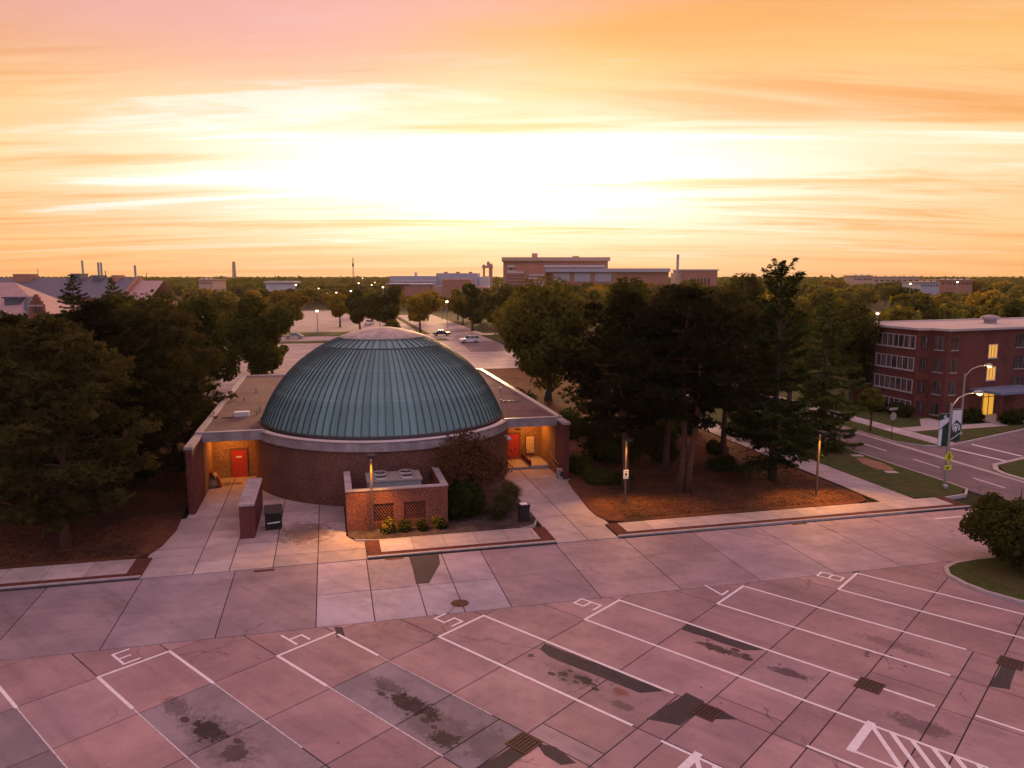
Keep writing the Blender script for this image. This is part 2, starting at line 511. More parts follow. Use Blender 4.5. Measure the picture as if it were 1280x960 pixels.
simple('fabric_red', (0.28, 0.03, 0.03), 0.85, 0.15)
simple('cardboard', (0.36, 0.25, 0.13), 0.85, 0.1)
leaf_mat('needles', (0.021, 0.023, 0.009), (0.078, 0.070, 0.023), 0.2)
leaf_mat('needles_green', (0.026, 0.044, 0.013), (0.080, 0.112, 0.028), 0.22)
leaf_mat('leaves', (0.046, 0.056, 0.014), (0.150, 0.142, 0.030), 0.4)
leaf_mat('leaves_gold', (0.15, 0.13, 0.022), (0.34, 0.26, 0.036), 0.46)
leaf_mat('leaves_far', (0.075, 0.088, 0.020), (0.225, 0.215, 0.038), 0.44)
leaf_mat('leaves_red', (0.050, 0.026, 0.014), (0.110, 0.055, 0.028), 0.25)
leaf_mat('leaves_shrub', (0.026, 0.038, 0.010), (0.072, 0.086, 0.022), 0.22)
leaf_mat('grass_blades', (0.085, 0.082, 0.032), (0.215, 0.165, 0.080), 0.35)
leaf_mat('flowers', (0.12, 0.11, 0.03), (0.42, 0.30, 0.06), 0.3)
emitter('lamp_warm', (1.0, 0.62, 0.26), 9.0)
emitter('lamp_white', (1.0, 0.74, 0.45), 6.0)
emitter('lit_window', (1.0, 0.52, 0.06), 0.55)


def glass_mat():
    m, g = mat('window_glass')
    p = obj_pos(g)
    info = g.n('ShaderNodeObjectInfo')
    # blinds seen faintly behind the pane
    blind = g.smooth(g.noise(g.vm('ADD', g.mapping(p, scale=(6, 6, 0.3)), g.comb(g.m('MULTIPLY', info.outputs['Random'], 40), 0, 0)), 1.0, 2), 0.42, 0.60)
    c = g.mix(blind, (0.025, 0.022, 0.026), (0.15, 0.115, 0.115))
    finish(g, c, 0.12, spec=0.5)
    M['glass'] = m


glass_mat()


# ------------------------------------------------------------------ mesh building
class MB:
    def __init__(self):
        self.v, self.f, self.uv = [], [], []

    def quad(self, *pts):
        b = len(self.v)
        self.v += [tuple(p) for p in pts]
        self.f.append(tuple(range(b, b + len(pts))))
        self.uv.append(None)
        return self

    def box(self, x0, x1, y0, y1, z0, z1, bev=0.0):
        b = len(self.v)
        self.v += [(x, y, z) for z in (z0, z1) for (x, y) in ((x0, y0), (x1, y0), (x1, y1), (x0, y1))]
        for q in ((0, 3, 2, 1), (4, 5, 6, 7), (0, 1, 5, 4), (1, 2, 6, 5), (2, 3, 7, 6), (3, 0, 4, 7)):
            self.f.append(tuple(b + i for i in q))
            self.uv.append(None)
        return self

    def prism(self, pts, z0, z1, bevel=0.0):
        n = len(pts)
        area = sum(pts[i][0] * pts[(i + 1) % n][1] - pts[(i + 1) % n][0] * pts[i][1] for i in range(n))
        if area < 0:
            pts = pts[::-1]
        b = len(self.v)
        rings = [(pts, z0)]
        if bevel > 0:
            rings += [(pts, z1 - bevel), (inset(pts, bevel), z1)]
        else:
            rings += [(pts, z1)]
        for rp, z in rings:
            self.v += [(p[0], p[1], z) for p in rp]
        for k in range(len(rings) - 1):
            for i in range(n):
                j = (i + 1) % n
                self.f.append((b + k * n + i, b + k * n + j, b + (k + 1) * n + j, b + (k + 1) * n + i))
                self.uv.append(None)
        self.f.append(tuple(b + i for i in range(n))[::-1])
        self.uv.append(None)
        self.f.append(tuple(b + (len(rings) - 1) * n + i for i in range(n)))
        self.uv.append(None)
        return self

    def tube(self, pts, radii, seg=8, caps=True):
        pts = [Vector(p) for p in pts]
        b = len(self.v)
        n = len(pts)
        up0 = Vector((0.0, 0.0, 1.0))
        for i, p in enumerate(pts):
            d = (pts[min(i + 1, n - 1)] - pts[max(i - 1, 0)])
            d = d.normalized() if d.length > 1e-9 else up0
            a = d.cross(Vector((1, 0, 0)) if abs(d.x) < 0.8 else Vector((0, 1, 0))).normalized()
            c = d.cross(a).normalized()
            r = radii[i] if hasattr(radii, '__len__') else radii
            for k in range(seg):
                t = 2 * math.pi * k / seg
                self.v.append(tuple(p + a * (r * math.cos(t)) + c * (r * math.sin(t))))
        for i in range(n - 1):
            for k in range(seg):
                k2 = (k + 1) % seg
                self.f.append((b + i * seg + k, b + i * seg + k2, b + (i + 1) * seg + k2, b + (i + 1) * seg + k))
                self.uv.append(None)
        if caps:
            self.f.append(tuple(b + k for k in range(seg))[::-1])
            self.uv.append(None)
            self.f.append(tuple(b + (n - 1) * seg + k for k in range(seg)))
            self.uv.append(None)
        return self

    def lathe(self, prof, cx=0, cy=0, seg=24, a0=0.0, a1=2 * math.pi):
        full = abs(a1 - a0 - 2 * math.pi) < 1e-6
        m = seg if full else seg + 1
        b = len(self.v)
        rm = max(r for r, z in prof)
        for (r, z) in prof:
            for k in range(m):
                t = a0 + (a1 - a0) * k / seg
                self.v.append((cx + r * math.cos(t), cy + r * math.sin(t), z))
        arc = [0.0]
        for i in range(1, len(prof)):
            arc.append(arc[-1] + math.dist(prof[i], prof[i - 1]))
        for i in range(len(prof) - 1):
            for k in range(seg):
                k2 = (k + 1) % m
                self.f.append((b + i * m + k, b + i * m + k2, b + (i + 1) * m + k2, b + (i + 1) * m + k))
                s0, s1 = (a1 - a0) * k / seg * rm, (a1 - a0) * (k + 1) / seg * rm
                self.uv.append(((s0, arc[i]), (s1, arc[i]), (s1, arc[i + 1]), (s0, arc[i + 1])))
        return self

    def mesh(self, name, smooth=False):
        me = bpy.data.meshes.new(name)
        me.from_pydata(self.v, [], self.f)
        uvl = me.uv_layers.new(name='UVMap')
        vs = self.v
        for poly, cu in zip(me.polygons, self.uv):
            nx, ny, nz = abs(poly.normal.x), abs(poly.normal.y), abs(poly.normal.z)
            for q, li in enumerate(poly.loop_indices):
                if cu is not None:
                    uvl.data[li].uv = cu[q]
                    continue
                p = vs[me.loops[li].vertex_index]
                if nz > nx and nz > ny:
                    uvl.data[li].uv = (p[0], p[1])
                elif nx > ny:
                    uvl.data[li].uv = (p[1], p[2])
                else:
                    uvl.data[li].uv = (p[0], p[2])
        if smooth:
            me.polygons.foreach_set('use_smooth', [True] * len(me.polygons))
        return me

    def build(self, name, material, parent=None, smooth=False, loc=None):
        me = self.mesh(name, smooth)
        me.materials.append(M[material] if isinstance(material, str) else material)
        o = bpy.data.objects.new(name, me)
        col.objects.link(o)
        if loc is not None:
            o.location = loc
        if parent is not None:
            o.parent = parent
        return o


def inset(pts, d):
    n = len(pts)
    out = []
    for i in range(n):
        p0, p1, p2 = Vector(pts[i - 1][:2]), Vector(pts[i][:2]), Vector(pts[(i + 1) % n][:2])
        e1, e2 = (p1 - p0), (p2 - p1)
        if e1.length < 1e-6 or e2.length < 1e-6:
            out.append(tuple(p1))
            continue
        e1.normalize()
        e2.normalize()
        n1, n2 = Vector((-e1.y, e1.x)), Vector((-e2.y, e2.x))
        b = n1 + n2
        k = d / max(0.35, (1 + n1.dot(n2)))
        out.append(tuple(p1 + b * k))
    return out


def clip(poly, a, b, c):
    """keep the part of poly with a*x + b*y <= c"""
    out = []
    n = len(poly)
    for i in range(n):
        p, q = poly[i], poly[(i + 1) % n]
        dp, dq = a * p[0] + b * p[1] - c, a * q[0] + b * q[1] - c
        if dp <= 0:
            out.append(p)
        if (dp < 0 < dq) or (dq < 0 < dp):
            s = dp / (dp - dq)
            out.append((p[0] + (q[0] - p[0]) * s, p[1] + (q[1] - p[1]) * s))
    return out


def area(p):
    return abs(sum(p[i][0] * p[(i + 1) % len(p)][1] - p[(i + 1) % len(p)][0] * p[i][1] for i in range(len(p)))) / 2


def tag(o, label=None, cat=None, group=None, kind=None):
    if label:
        o['label'] = label
    if cat:
        o['category'] = cat
    if group:
        o['group'] = group
    if kind:
        o['kind'] = kind
    return o


def empty(name, loc, rz=0.0, label=None, cat=None, group=None):
    o = bpy.data.objects.new(name, None)
    o.empty_display_size = 0.3
    o.location = loc
    o.rotation_euler = (0, 0, rz)
    col.objects.link(o)
    return tag(o, label, cat, group)


def copy_tree(o, parent=None):
    c = o.copy()
    col.objects.link(c)
    c.parent = parent
    for ch in o.children:
        copy_tree(ch, c)
    return c


def uvpoly(pts):
    return [XY(*p) for p in pts]


def sheet(name, pts, z0, z1, material, kind='structure', parent=None):
    o = MB().prism(pts, z0, z1).build(name, material, parent)
    if kind and parent is None:
        tag(o, kind=kind)
    return o


def light(name, kind, loc, color, energy, parent=None, **kw):
    ld = bpy.data.lights.new(name, kind)
    ld.color = color
    ld.energy = energy
    for k, v in kw.items():
        setattr(ld, k, v)
    o = bpy.data.objects.new(name, ld)
    o.location = loc
    col.objects.link(o)
    if parent is not None:
        o.parent = parent
    return o


rng = random.Random(7)

# ================================================================== THE GROUND
sheet('terrain', [(-2600, -200), (2600, -200), (2600, 2700), (-2600, 2700)], -0.4, -0.16, 'terrain')

PINK = (0.355, 0.238, 0.240)
GREY = (0.295, 0.238, 0.265)
PALE = (0.42, 0.375, 0.43)
GAP = 0.022


def slab(poly, z0, z1, parent, tint, gap=GAP, name='slab'):
    n = len(poly)
    a = sum(poly[i][0] * poly[(i + 1) % n][1] - poly[(i + 1) % n][0] * poly[i][1] for i in range(n))
    if a < 0:
        poly = poly[::-1]
    clean = [poly[0]]
    for p in poly[1:]:
        if math.dist(p, clean[-1]) > 0.03:
            clean.append(p)
    if math.dist(clean[0], clean[-1]) < 0.03:
        clean.pop()
    if len(clean) < 3 or area(clean) < 0.06:
        return None
    q = inset(clean, gap)
    cx, cy = sum(p[0] for p in q) / len(q), sum(p[1] for p in q) / len(q)
    o = MB().prism([(p[0] - cx, p[1] - cy) for p in q], 0, z1 - z0, 0.008).build(name, 'slab', parent, loc=(cx, cy, z0))
    k = 1.05 + rng.uniform(-0.10, 0.10)
    j = rng.uniform(-0.03, 0.03)
    o.color = (tint[0] * k * (1 + j), tint[1] * k, tint[2] * k * (1 - j), 1)
    return o


# ---- parking lot, diagonal slabs 2.7 m x 3.6 m
lot_pts = [XY(-34, 32.06), XY(45, 32.06), XY(45, 12), (-2, 8), (-34, 8)]
lot = sheet('parking_lot', lot_pts, -0.14, -0.03, 'joint')
VX, VY = -ST, CT      # v axis
ts = [-7.95 + 3.6 * i for i in range(-11, 4)]
ws = [9.6 + 2.7 * i for i in range(-7, 15)]
ts.sort()
ws.sort()
for i in range(len(ts) - 1):
    for j in range(len(ws) - 1):
        t0, t1, w0, w1 = ts[i], ts[i + 1], ws[j], ws[j + 1]
        tm, wm = (t0 + t1) / 2, (w0 + w1) / 2
        cells = [(t0, t1, w0, w1)]

        def split(axis, val, lo, hi):
            global cells
            new = []
            for c in cells:
                if axis == 't' and c[0] + .2 < val < c[1] - .2 and lo < (c[2] + c[3]) / 2 < hi:
                    new += [(c[0], val, c[2], c[3]), (val, c[1], c[2], c[3])]
                elif axis == 'w' and c[2] + .2 < val < c[3] - .2 and lo < (c[0] + c[1]) / 2 < hi:
                    new += [(c[0], c[1], c[2], val), (c[0], c[1], val, c[3])]
                else:
                    new.append(c)
            cells = new
        split('t', -12.6, -20, 24.1)
        split('t', -16.4, -20, 18.6)
        split('t', -9.1, 10, 29.6)
        split('t', -5.35, 10, 35.0)
        split('w', 18.5, -16.5, -12.5)
        split('w', 24.0, -12.7, -9.0)
        split('w', 29.5, -9.1, -5.3)
        split('w', 34.9, -5.4, -1.0)
        for c in cells:
            poly = [TWP(c[0], c[2]), TWP(c[1], c[2]), TWP(c[1], c[3]), TWP(c[0], c[3])]
            poly = clip(poly, VX, VY, 32.06)
            poly = clip(poly, 0, -1, -12.0) if poly else poly
            poly = clip(poly, CT, ST, 45) if poly else poly
            poly = clip(poly, -1, 0, 33) if poly else poly
            if len(poly) < 3:
                continue
            cx, cy = sum(p[0] for p in poly) / len(poly), sum(p[1] for p in poly) / len(poly)
            if cy < 17 and abs(cx) > 24:
                continue
            tc, wc = (c[0] + c[1]) / 2, (c[2] + c[3]) / 2
            tint = PINK
            if 15 < wc < 17.7 and -22.4 < tc < -14.5:
                tint = (0.265, 0.228, 0.255)
            elif 9.6 < wc < 12.3 and tc > -26:
                tint = (0.275, 0.228, 0.245)
            elif 4.2 < wc < 6.9 and tc > -30:
                tint = (0.235, 0.195, 0.21)
            elif 17.7 < wc < 18.6 and tc > -16.4:
                tint = (0.33, 0.26, 0.275)
            elif wc > 28:
                tint = (0.335, 0.222, 0.222)
            slab(poly, -0.10, 0.0, lot, tint)

# ---- driveway along the front
drive = sheet('driveway', uvpoly([(-34, 32.06), (43.7, 32.06), (43.7, 39.62), (-34, 39.62)]), -0.15, -0.034, 'joint')
us = [-34, -30.5, -26.3, -22.1, -17.9, -13.7, -9.43, -5.04, -0.94, 1.58, 3.87, 5.6, 7.76, 12.1, 16.2, 20.5, 24.77, 28.75, 32.6, 36.5, 40.2, 43.7]
for i in range(len(us) - 1):
    a, b = us[i], us[i + 1]
    rows = [(32.06, 39.62)]
    if -1 < a < 7.7:
        rows = [(32.06, 35.5), (35.5, 39.62)]
    for (v0, v1) in rows:
        um = (a + b) / 2
        tint = GREY if um < -1 else (PALE if (um < 7.7 and v0 < 34) else ((0.40, 0.33, 0.37) if um < 7.7 else (0.355, 0.265, 0.282)))
        slab(uvpoly([(a, v0), (b, v0), (b, v1), (a, v1)]), -0.11, 0.0, drive, tint)


def flat(name, pts, z, material, parent, tint=None):
    """a thin layer laid on the paving, 4 mm thick"""
    cx, cy = sum(p[0] for p in pts) / len(pts), sum(p[1] for p in pts) / len(pts)
    o = MB().prism([(p[0] - cx, p[1] - cy) for p in pts], 0, 0.004).build(name, material, parent, loc=(cx, cy, z))
    return o


Z1 = 0.0015


LZ = [0.0]


def tw_line(t0, w0, t1, w1, width, parent=lot, name='stall_line', material='paint_white', z=Z1):
    d = Vector((t1 - t0, w1 - w0)).normalized()
    n = Vector((-d.y, d.x)) * width / 2
    e = d * (width / 2)
    q = [(t0 - e.x + n.x, w0 - e.y + n.y), (t0 - e.x - n.x, w0 - e.y - n.y), (t1 + e.x - n.x, w1 + e.y - n.y), (t1 + e.x + n.x, w1 + e.y + n.y)]
    LZ[0] += 0.00009
    return flat(name, [TWP(*p) for p in q], 0.0015 + LZ[0], material, parent)


DIG = {
    '3': [((0, 1), (.6, 1)), ((.6, 1), (.6, 0)), ((0, 0), (.6, 0)), ((.15, .5), (.6, .5))],
    '4': [((0, 1), (0, .5)), ((0, .5), (.6, .5)), ((.6, 1), (.6, 0))],
    '5': [((.6, 1), (0, 1)), ((0, 1), (0, .55)), ((0, .55), (.6, .55)), ((.6, .55), (.6, 0)), ((.6, 0), (0, 0))],
    '6': [((.6, 1), (0, 1)), ((0, 1), (0, 0)), ((0, 0), (.6, 0)), ((.6, 0), (.6, .5)), ((.6, .5), (0, .5))],
    '7': [((0, 1), (.6, 1)), ((.6, 1), (.12, 0))],
    '8': [((0, 0), (.6, 0)), ((.6, 0), (.6, 1)), ((.6, 1), (0, 1)), ((0, 1), (0, 0)), ((0, .5), (.6, .5))],
}


def stall_number(ch, tc, wc):
    mb = MB()
    for k, ((a, b), (c, d)) in enumerate(DIG[ch]):
        t0, w0 = tc + (b - 0.5) * 1.1, wc - (a - 0.3) * 1.0
        t1, w1 = tc + (d - 0.5) * 1.1, wc - (c - 0.3) * 1.0
        dv = Vector((t1 - t0, w1 - w0)).normalized()
        n = Vector((-dv.y, dv.x)) * 0.05
        e = dv * 0.05
        q = [(t0 - e.x + n.x, w0 - e.y + n.y), (t0 - e.x - n.x, w0 - e.y - n.y), (t1 + e.x - n.x, w1 + e.y - n.y), (t1 + e.x + n.x, w1 + e.y + n.y)]
        mb.prism([TWP(*p) for p in q], 0.0016 + k * 0.0009, 0.0050 + k * 0.0009)
    return mb.build('stall_number', 'paint_white', lot)


for k in range(-2, 7):
    wl, wr, tt = 9.6 + 5.4 * k, 12.3 + 5.4 * k, -29.55 + 3.6 * k
    W_ = 0.12
    if k < -1:
        continue
    tw_line(tt, wl + 0.0, tt, wr, W_, z=Z1)
    if k in (-1, 0):
        tw_line(tt, wl, tt + 3.1, wl, W_, z=Z1 + .001)
        tw_line(tt + 3.2, wl, tt + 9.5, wl, 0.05, material='paint_worn', z=Z1 + .001)
        tw_line(tt, wr, tt + 3.6, wr, W_, z=Z1 + .002)
        tw_line(tt + 3.7, wr, tt + 9.5, wr, 0.05, material='paint_worn', z=Z1 + .002)
    elif k == 1:
        tw_line(tt, wl, tt + 3.3, wl, W_, z=Z1 + .001)
        tw_line(tt + 3.4, wl, tt + 9.6, wl, 0.055, material='paint_worn', z=Z1 + .001)
        tw_line(tt + .3, wr, tt + 2.9, wr, W_, z=Z1 + .002)
        tw_line(tt + 3.0, wr, tt + 9.2, wr, 0.04, material='paint_worn', z=Z1 + .002)
    else:
        ln = {3: 15.3}.get(k, 9.5)
        tw_line(tt, wl, tt + ln, wl, W_, z=Z1 + .001)
        tw_line(tt, wr, tt + (13.2 if k == 3 else 9.5), wr, W_, z=Z1 + .002)
    if 0 <= k <= 5:
        stall_number('345678'[k], tt - 0.85, wl + 1.35)
# second row markings near the camera
tw_line(-11.58, 20.3, -4.0, 20.3, 0.11)
tw_line(-7.95, 23.2, -3.0, 23.2, 0.11)
tw_line(-4.25, 28.78, 2.0, 28.78, 0.11)
tw_line(-6.85, 23.97, -6.85, 25.84, 0.28)
tw_line(-6.85, 23.92, -1.0, 23.92, 0.11, z=Z1 + .002)
for q in range(9):
    t0 = -6.85 + q * 0.62
    tw_line(t0 + .1, 25.74, t0 + 1.45, 24.02, 0.16, name='hatch_stripe', z=Z1 + .001 * (q % 2))
tw_line(-10.4, 20.4, -10.4, 18.6, 0.28)
for q in range(7):
    t0 = -10.4 + q * 0.62
    tw_line(t0 + .1, 20.2, t0 + 1.45, 18.5, 0.16, name='hatch_stripe', z=Z1 + .001 * (q % 2))
# entrance centre line of the lot
a, b = to_uv(26.4, 46.3), None
flat('lane_line', uvpoly([(36.4, 38.35), (39.0, 38.35), (39.0, 38.22), (36.4, 38.22)]), Z1, 'paint_white', drive)

# ---- asphalt patches and drains
for pts in ([(-18.68, 22.92), (-15.14, 23.02), (-13.14, 22.98), (-13.71, 22.31), (-17.82, 22.18), (-18.5, 22.4)],
            [(-12.65, 21.03), (-12.46, 23.45), (-11.7, 23.36), (-11.57, 22.91), (-11.6, 21.47)],
            [(-11.45, 22.42), (-11.2, 23.3), (-10.3, 23.1), (-10.9, 22.6)],
            [(-15.21, 28.40), (-11.69, 28.40), (-12.26, 27.85), (-15.08, 27.78)],
            [(-15.2, 12.9), (-15.05, 16.8), (-14.45, 17.0), (-14.5, 12.7)],
            [(-14.6, 17.5), (-14.0, 17.75), (-13.0, 17.55), (-13.3, 17.15), (-14.0, 17.2)],
            [(-4.33, 31.29), (-3.73, 31.53), (-3.81, 33.37), (-4.31, 33.5)],
            [(-26.4, 18.0), (-26.1, 18.22), (-25.3, 17.78), (-25.5, 17.5)]):
    # ragged edge
    rag = []
    for i in range(len(pts)):
        p, q = pts[i], pts[(i + 1) % len(pts)]
        n = max(1, int(math.dist(p, q) / 0.5))
        for s in range(n):
            f = s / n
            j = 0.0 if s == 0 else 0.035
            rag.append((p[0] + (q[0] - p[0]) * f + rng.uniform(-j, j), p[1] + (q[1] - p[1]) * f + rng.uniform(-j, j)))
    flat('asphalt_patch', [TWP(*p) for p in rag], 0.0004, 'asphalt_patch', lot)
flat('asphalt_patch', uvpoly([(3.89, 39.55), (5.46, 39.55), (5.31, 38.07), (4.42, 35.69), (3.79, 35.74)]), 0.0004, 'asphalt_patch', drive)


def storm_drain(t, w):
    r = empty('drain_grate', (*TWP(t, w), 0.006), -PH)
    r.parent = lot
    MB().box(-.38, .38, -.38, .38, 0, 0.006).build('sump', 'black_plastic', r)
    f = MB()
    f.box(-.44, .44, .36, .44, 0, .016).box(-.44, .44, -.44, -.36, 0, .016).box(-.44, -.36, -.36, .36, 0, .016).box(.36, .44, -.36, .36, 0, .016)
    f.build('frame', 'rust_iron', r)
    b = MB()
    for i in range(5):
        x = -.29 + i * .135
        b.box(x, x + .05, -.36, .36, .006, .018)
    b.build('bars', 'rust_iron', r)


for (t, w) in ((-14.88, 17.23), (-11.32, 22.8), (-7.64, 28.39), (-4.04, 33.82)):
    storm_drain(t, w)
mh = MB().lathe([(0.0, 0.012), (0.34, 0.012), (0.36, 0.006), (0.40, 0.006), (0.42, 0.002)], seg=28).build('manhole_cover', 'rust_iron', drive, loc=(*XY(5.51, 33.04), 0.002))
for (u, v) in ((3.05, 39.42), (27.6, 39.42), (-3.6, 39.3)):
    MB().box(-.5, .5, -.14, .14, 0, .010).build('gutter_grate', 'rust_iron', drive, loc=(*XY(u, v), 0.002)).rotation_euler = (0, 0, TH)

# ---- kerbs, sidewalks, brick bands on the building side of the driveway
WZ = 0.13


def kerb_run(name, path, width, z, parent=None, material='curb_concrete'):
    """continuous kerb following a polyline given in street frame"""
    pts = [Vector(XY(*p)) for p in path]
    mb = MB()
    L, Rr = [], []
    n = len(pts)
    for i, p in enumerate(pts):
        d = (pts[min(i + 1, n - 1)] - pts[max(i - 1, 0)]).normalized()
        nn = Vector((-d.y, d.x)) * width / 2
        L.append(p + nn)
        Rr.append(p - nn)
    for i in range(n - 1):
        a, b, c, d = L[i], L[i + 1], Rr[i + 1], Rr[i]
        mb.quad((a.x, a.y, z), (d.x, d.y, z), (c.x, c.y, z), (b.x, b.y, z))
        mb.quad((d.x, d.y, -.12), (c.x, c.y, -.12), (c.x, c.y, z), (d.x, d.y, z))
        mb.quad((b.x, b.y, -.12), (a.x, a.y, -.12), (a.x, a.y, z), (b.x, b.y, z))
    mb.quad((L[0].x, L[0].y, -.12), (Rr[0].x, Rr[0].y, -.12), (Rr[0].x, Rr[0].y, z), (L[0].x, L[0].y, z))
    mb.quad((Rr[-1].x, Rr[-1].y, -.12), (L[-1].x, L[-1].y, -.12), (L[-1].x, L[-1].y, z), (Rr[-1].x, Rr[-1].y, z))
    o = mb.build(name, material, parent)
    if parent is None:
        tag(o, kind='structure')
    return o


def walk(name, u0, u1, v1, step, bands, z=WZ):
    base = sheet(name, uvpoly([(u0, 39.62), (u1, 39.62), (u1, v1), (u0, v1)]), -0.16, 0.075, 'joint')
    kerb_run('kerb', [(u0, 39.70), (u1, 39.70)], 0.16, z + .004, base)
    uv_gut = MB().prism(uvpoly([(u0, 39.50), (u1, 39.50), (u1, 39.615), (u0, 39.615)]), -.02, .006).build('gutter_shade_line', 'joint', base)  # gutter strip, with the shadow under the kerb put into its dark colour
    flatb = MB()
    bl = flatb.prism(uvpoly([(u0, 39.79), (u1, 39.79), (u1, 40.22), (u0, 40.22)]), 0.075, z - .006).build('brick_strip', 'brick_paver', base)
    a, b = u0, u1
    for side in bands:
        if side == 'l':
            MB().prism(uvpoly([(u0, 40.23), (u0 + .75, 40.23), (u0 + .75, v1), (u0, v1)]), 0.075, z - .004).build('brick_band', 'brick_paver', base)
            a = u0 + .76
        else:
            MB().prism(uvpoly([(u1 - .75, 40.23), (u1, 40.23), (u1, v1), (u1 - .75, v1)]), 0.075, z - .004).build('brick_band', 'brick_paver', base)
            b = u1 - .76
    n = max(1, round((b - a) / step))
    for i in range(n):
        p, q = a + (b - a) * i / n, a + (b - a) * (i + 1) / n
        slab(uvpoly([(p, 40.23), (q, 40.23), (q, v1), (p, v1)]), 0.02, z, base, (0.50, 0.41, 0.38), 0.010)
    return base


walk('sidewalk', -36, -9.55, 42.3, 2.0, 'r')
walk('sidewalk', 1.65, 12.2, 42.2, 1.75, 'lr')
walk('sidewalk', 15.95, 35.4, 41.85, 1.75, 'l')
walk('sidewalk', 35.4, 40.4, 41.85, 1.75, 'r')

# ---- aprons up to the two entrances
apron = sheet('entrance_apron', uvpoly([(-9.55, 39.62), (1.65, 39.62), (1.65, 42.3), (0.65, 43.4), (0.65, 60.5), (-9.0, 60.5), (-9.0, 47.0), (-9.25, 44.4), (-9.55, 42.9)]), -0.16, -0.02, 'joint')
au = [-9.85, -7.1, -5.35, -3.2, -0.94, 1.65]
av = [39.62, 41.3, 43.55, 46.3, 49.2, 52.2, 55.2, 60.5]
for i in range(len(au) - 1):
    for j in range(len(av) - 1):
        p = [(au[i], av[j]), (au[i + 1], av[j]), (au[i + 1], av[j + 1]), (au[i], av[j + 1])]
        if av[j] > 43 and au[i] > -1.2:
            p = clip(p, 1, 0, 0.65)
        if av[j] > 49:
            p = clip(p, -1, 0, 9.0)
        elif av[j] > 43:
            p = clip(p, -1, 0, 9.85)
        if len(p) >= 3:
            slab(uvpoly(p), -0.10, 0.03, apron, (0.47, 0.385, 0.36) if av[j] < 44 else (0.40, 0.34, 0.335))
apron2 = sheet('entrance_walkway', uvpoly([(12.2, 39.62), (15.95, 39.62), (15.95, 41.85), (16.05, 45), (16.5, 50), (16.55, 56), (12.2, 56), (12.3, 44)]), -0.16, -0.02, 'joint')
au = [12.2, 14.1, 16.6]
av = [39.62, 41.9, 44.3, 47.2, 50.1, 53.0, 56.0]
for i in range(len(au) - 1):
    for j in range(len(av) - 1):
        u1 = au[i + 1]
        if i == 1:
            u1 = [15.95, 16.3, 16.6, 16.9, 16.9, 16.6][j]
        slab(uvpoly([(au[i], av[j]), (u1, av[j]), (u1, av[j + 1]), (au[i], av[j + 1])]), -0.10, 0.03, apron2, (0.46, 0.375, 0.355))

# ---- planting beds and lawns beside the building
def curve_bed(name, pts, z, material):
    return sheet(name, uvpoly(pts), -0.16, z, material)


curve_bed('mulch_bed', [(-46, 42.35), (-11.5, 42.35), (-10.4, 42.6), (-9.75, 43.2), (-9.4, 44.4), (-9.15, 47), (-9.3, 50.2), (-9.3, 90), (-46, 90)], 0.10, 'mulch')
curve_bed('mulch_bed', [(17.6, 42.0), (33.6, 42.0), (34.8, 42.5), (35.2, 43.6), (35.3, 120), (17.3, 120), (17.3, 52.6), (16.75, 51.8), (16.5, 50), (16.05, 45.2), (16.05, 43.6), (16.4, 42.5)], 0.10, 'mulch')
curve_bed('planting_bed', [(1.15, 42.6), (2.2, 42.28), (10.7, 42.28), (11.7, 42.75), (12.15, 43.8), (12.15, 49.5), (12.6, 56), (6.7, 56), (6.7, 44.2), (0.75, 44.2), (0.72, 43.4)], 0.12, 'bed_soil')
kerb_run('bed_edging', [(1.1, 42.58), (2.2, 42.25), (10.7, 42.25), (11.72, 42.72), (12.17, 43.8), (12.17, 49.5)], 0.07, 0.13)

# ---- east side: walk, verges, road, side street
road = sheet('road', uvpoly([(43.7, 8), (49.7, 8), (49.7, 46), (51.4, 48.6), (58, 50.6), (95, 62), (95, 71), (66, 59.4), (53.0, 55.0), (51.0, 55.6), (49.7, 57.5), (49.7, 190), (43.7, 190), (43.7, 39.62), (40.4, 39.62), (40.4, 32.06), (43.7, 32.06)]), -0.15, -0.012, 'asphalt')
wk = sheet('side_walkway', uvpoly([(35.45, 41.87), (38.1, 41.87), (38.1, 120), (35.45, 120)]), -0.16, 0.06, 'joint')
for i in range(30):
    v0 = 41.87 + i * 1.8
    slab(uvpoly([(35.45, v0), (38.05, v0), (38.05, v0 + 1.8), (35.45, v0 + 1.8)]), 0.0, 0.12, wk, (0.47, 0.40, 0.39), 0.010)
sheet('grass_verge', uvpoly([(38.1, 42.2), (40.3, 41.9), (42.3, 42.3), (43.4, 43.3), (43.55, 45), (43.55, 190), (38.1, 190)]), -0.16, 0.115, 'grass')
kerb_run('road_kerb', [(40.4, 41.75), (42.4, 42.1), (43.5, 43.1), (43.63, 45), (43.63, 190)], 0.16, 0.12)
sheet('worn_patch', uvpoly([(42.6, 49.3), (42.0, 48.6), (41.2, 49.4), (41.3, 51.2), (42.0, 52.8), (42.8, 53.0), (43.0, 51.0)]), 0.10, 0.119, 'dry_clay')
for (u, v) in ((42.7, 53.6), (41.6, 48.3)):
    tag(MB().box(-.45, .45, -.3, .3, 0, .03).build('utility_cover', 'curb_concrete', loc=(*XY(u, v), 0.112)),
        'concrete utility cover in the verge %s the bare soil patch' % ('on the dorm side of' if v > 50 else 'on the parking lot side of'), 'utility cover')
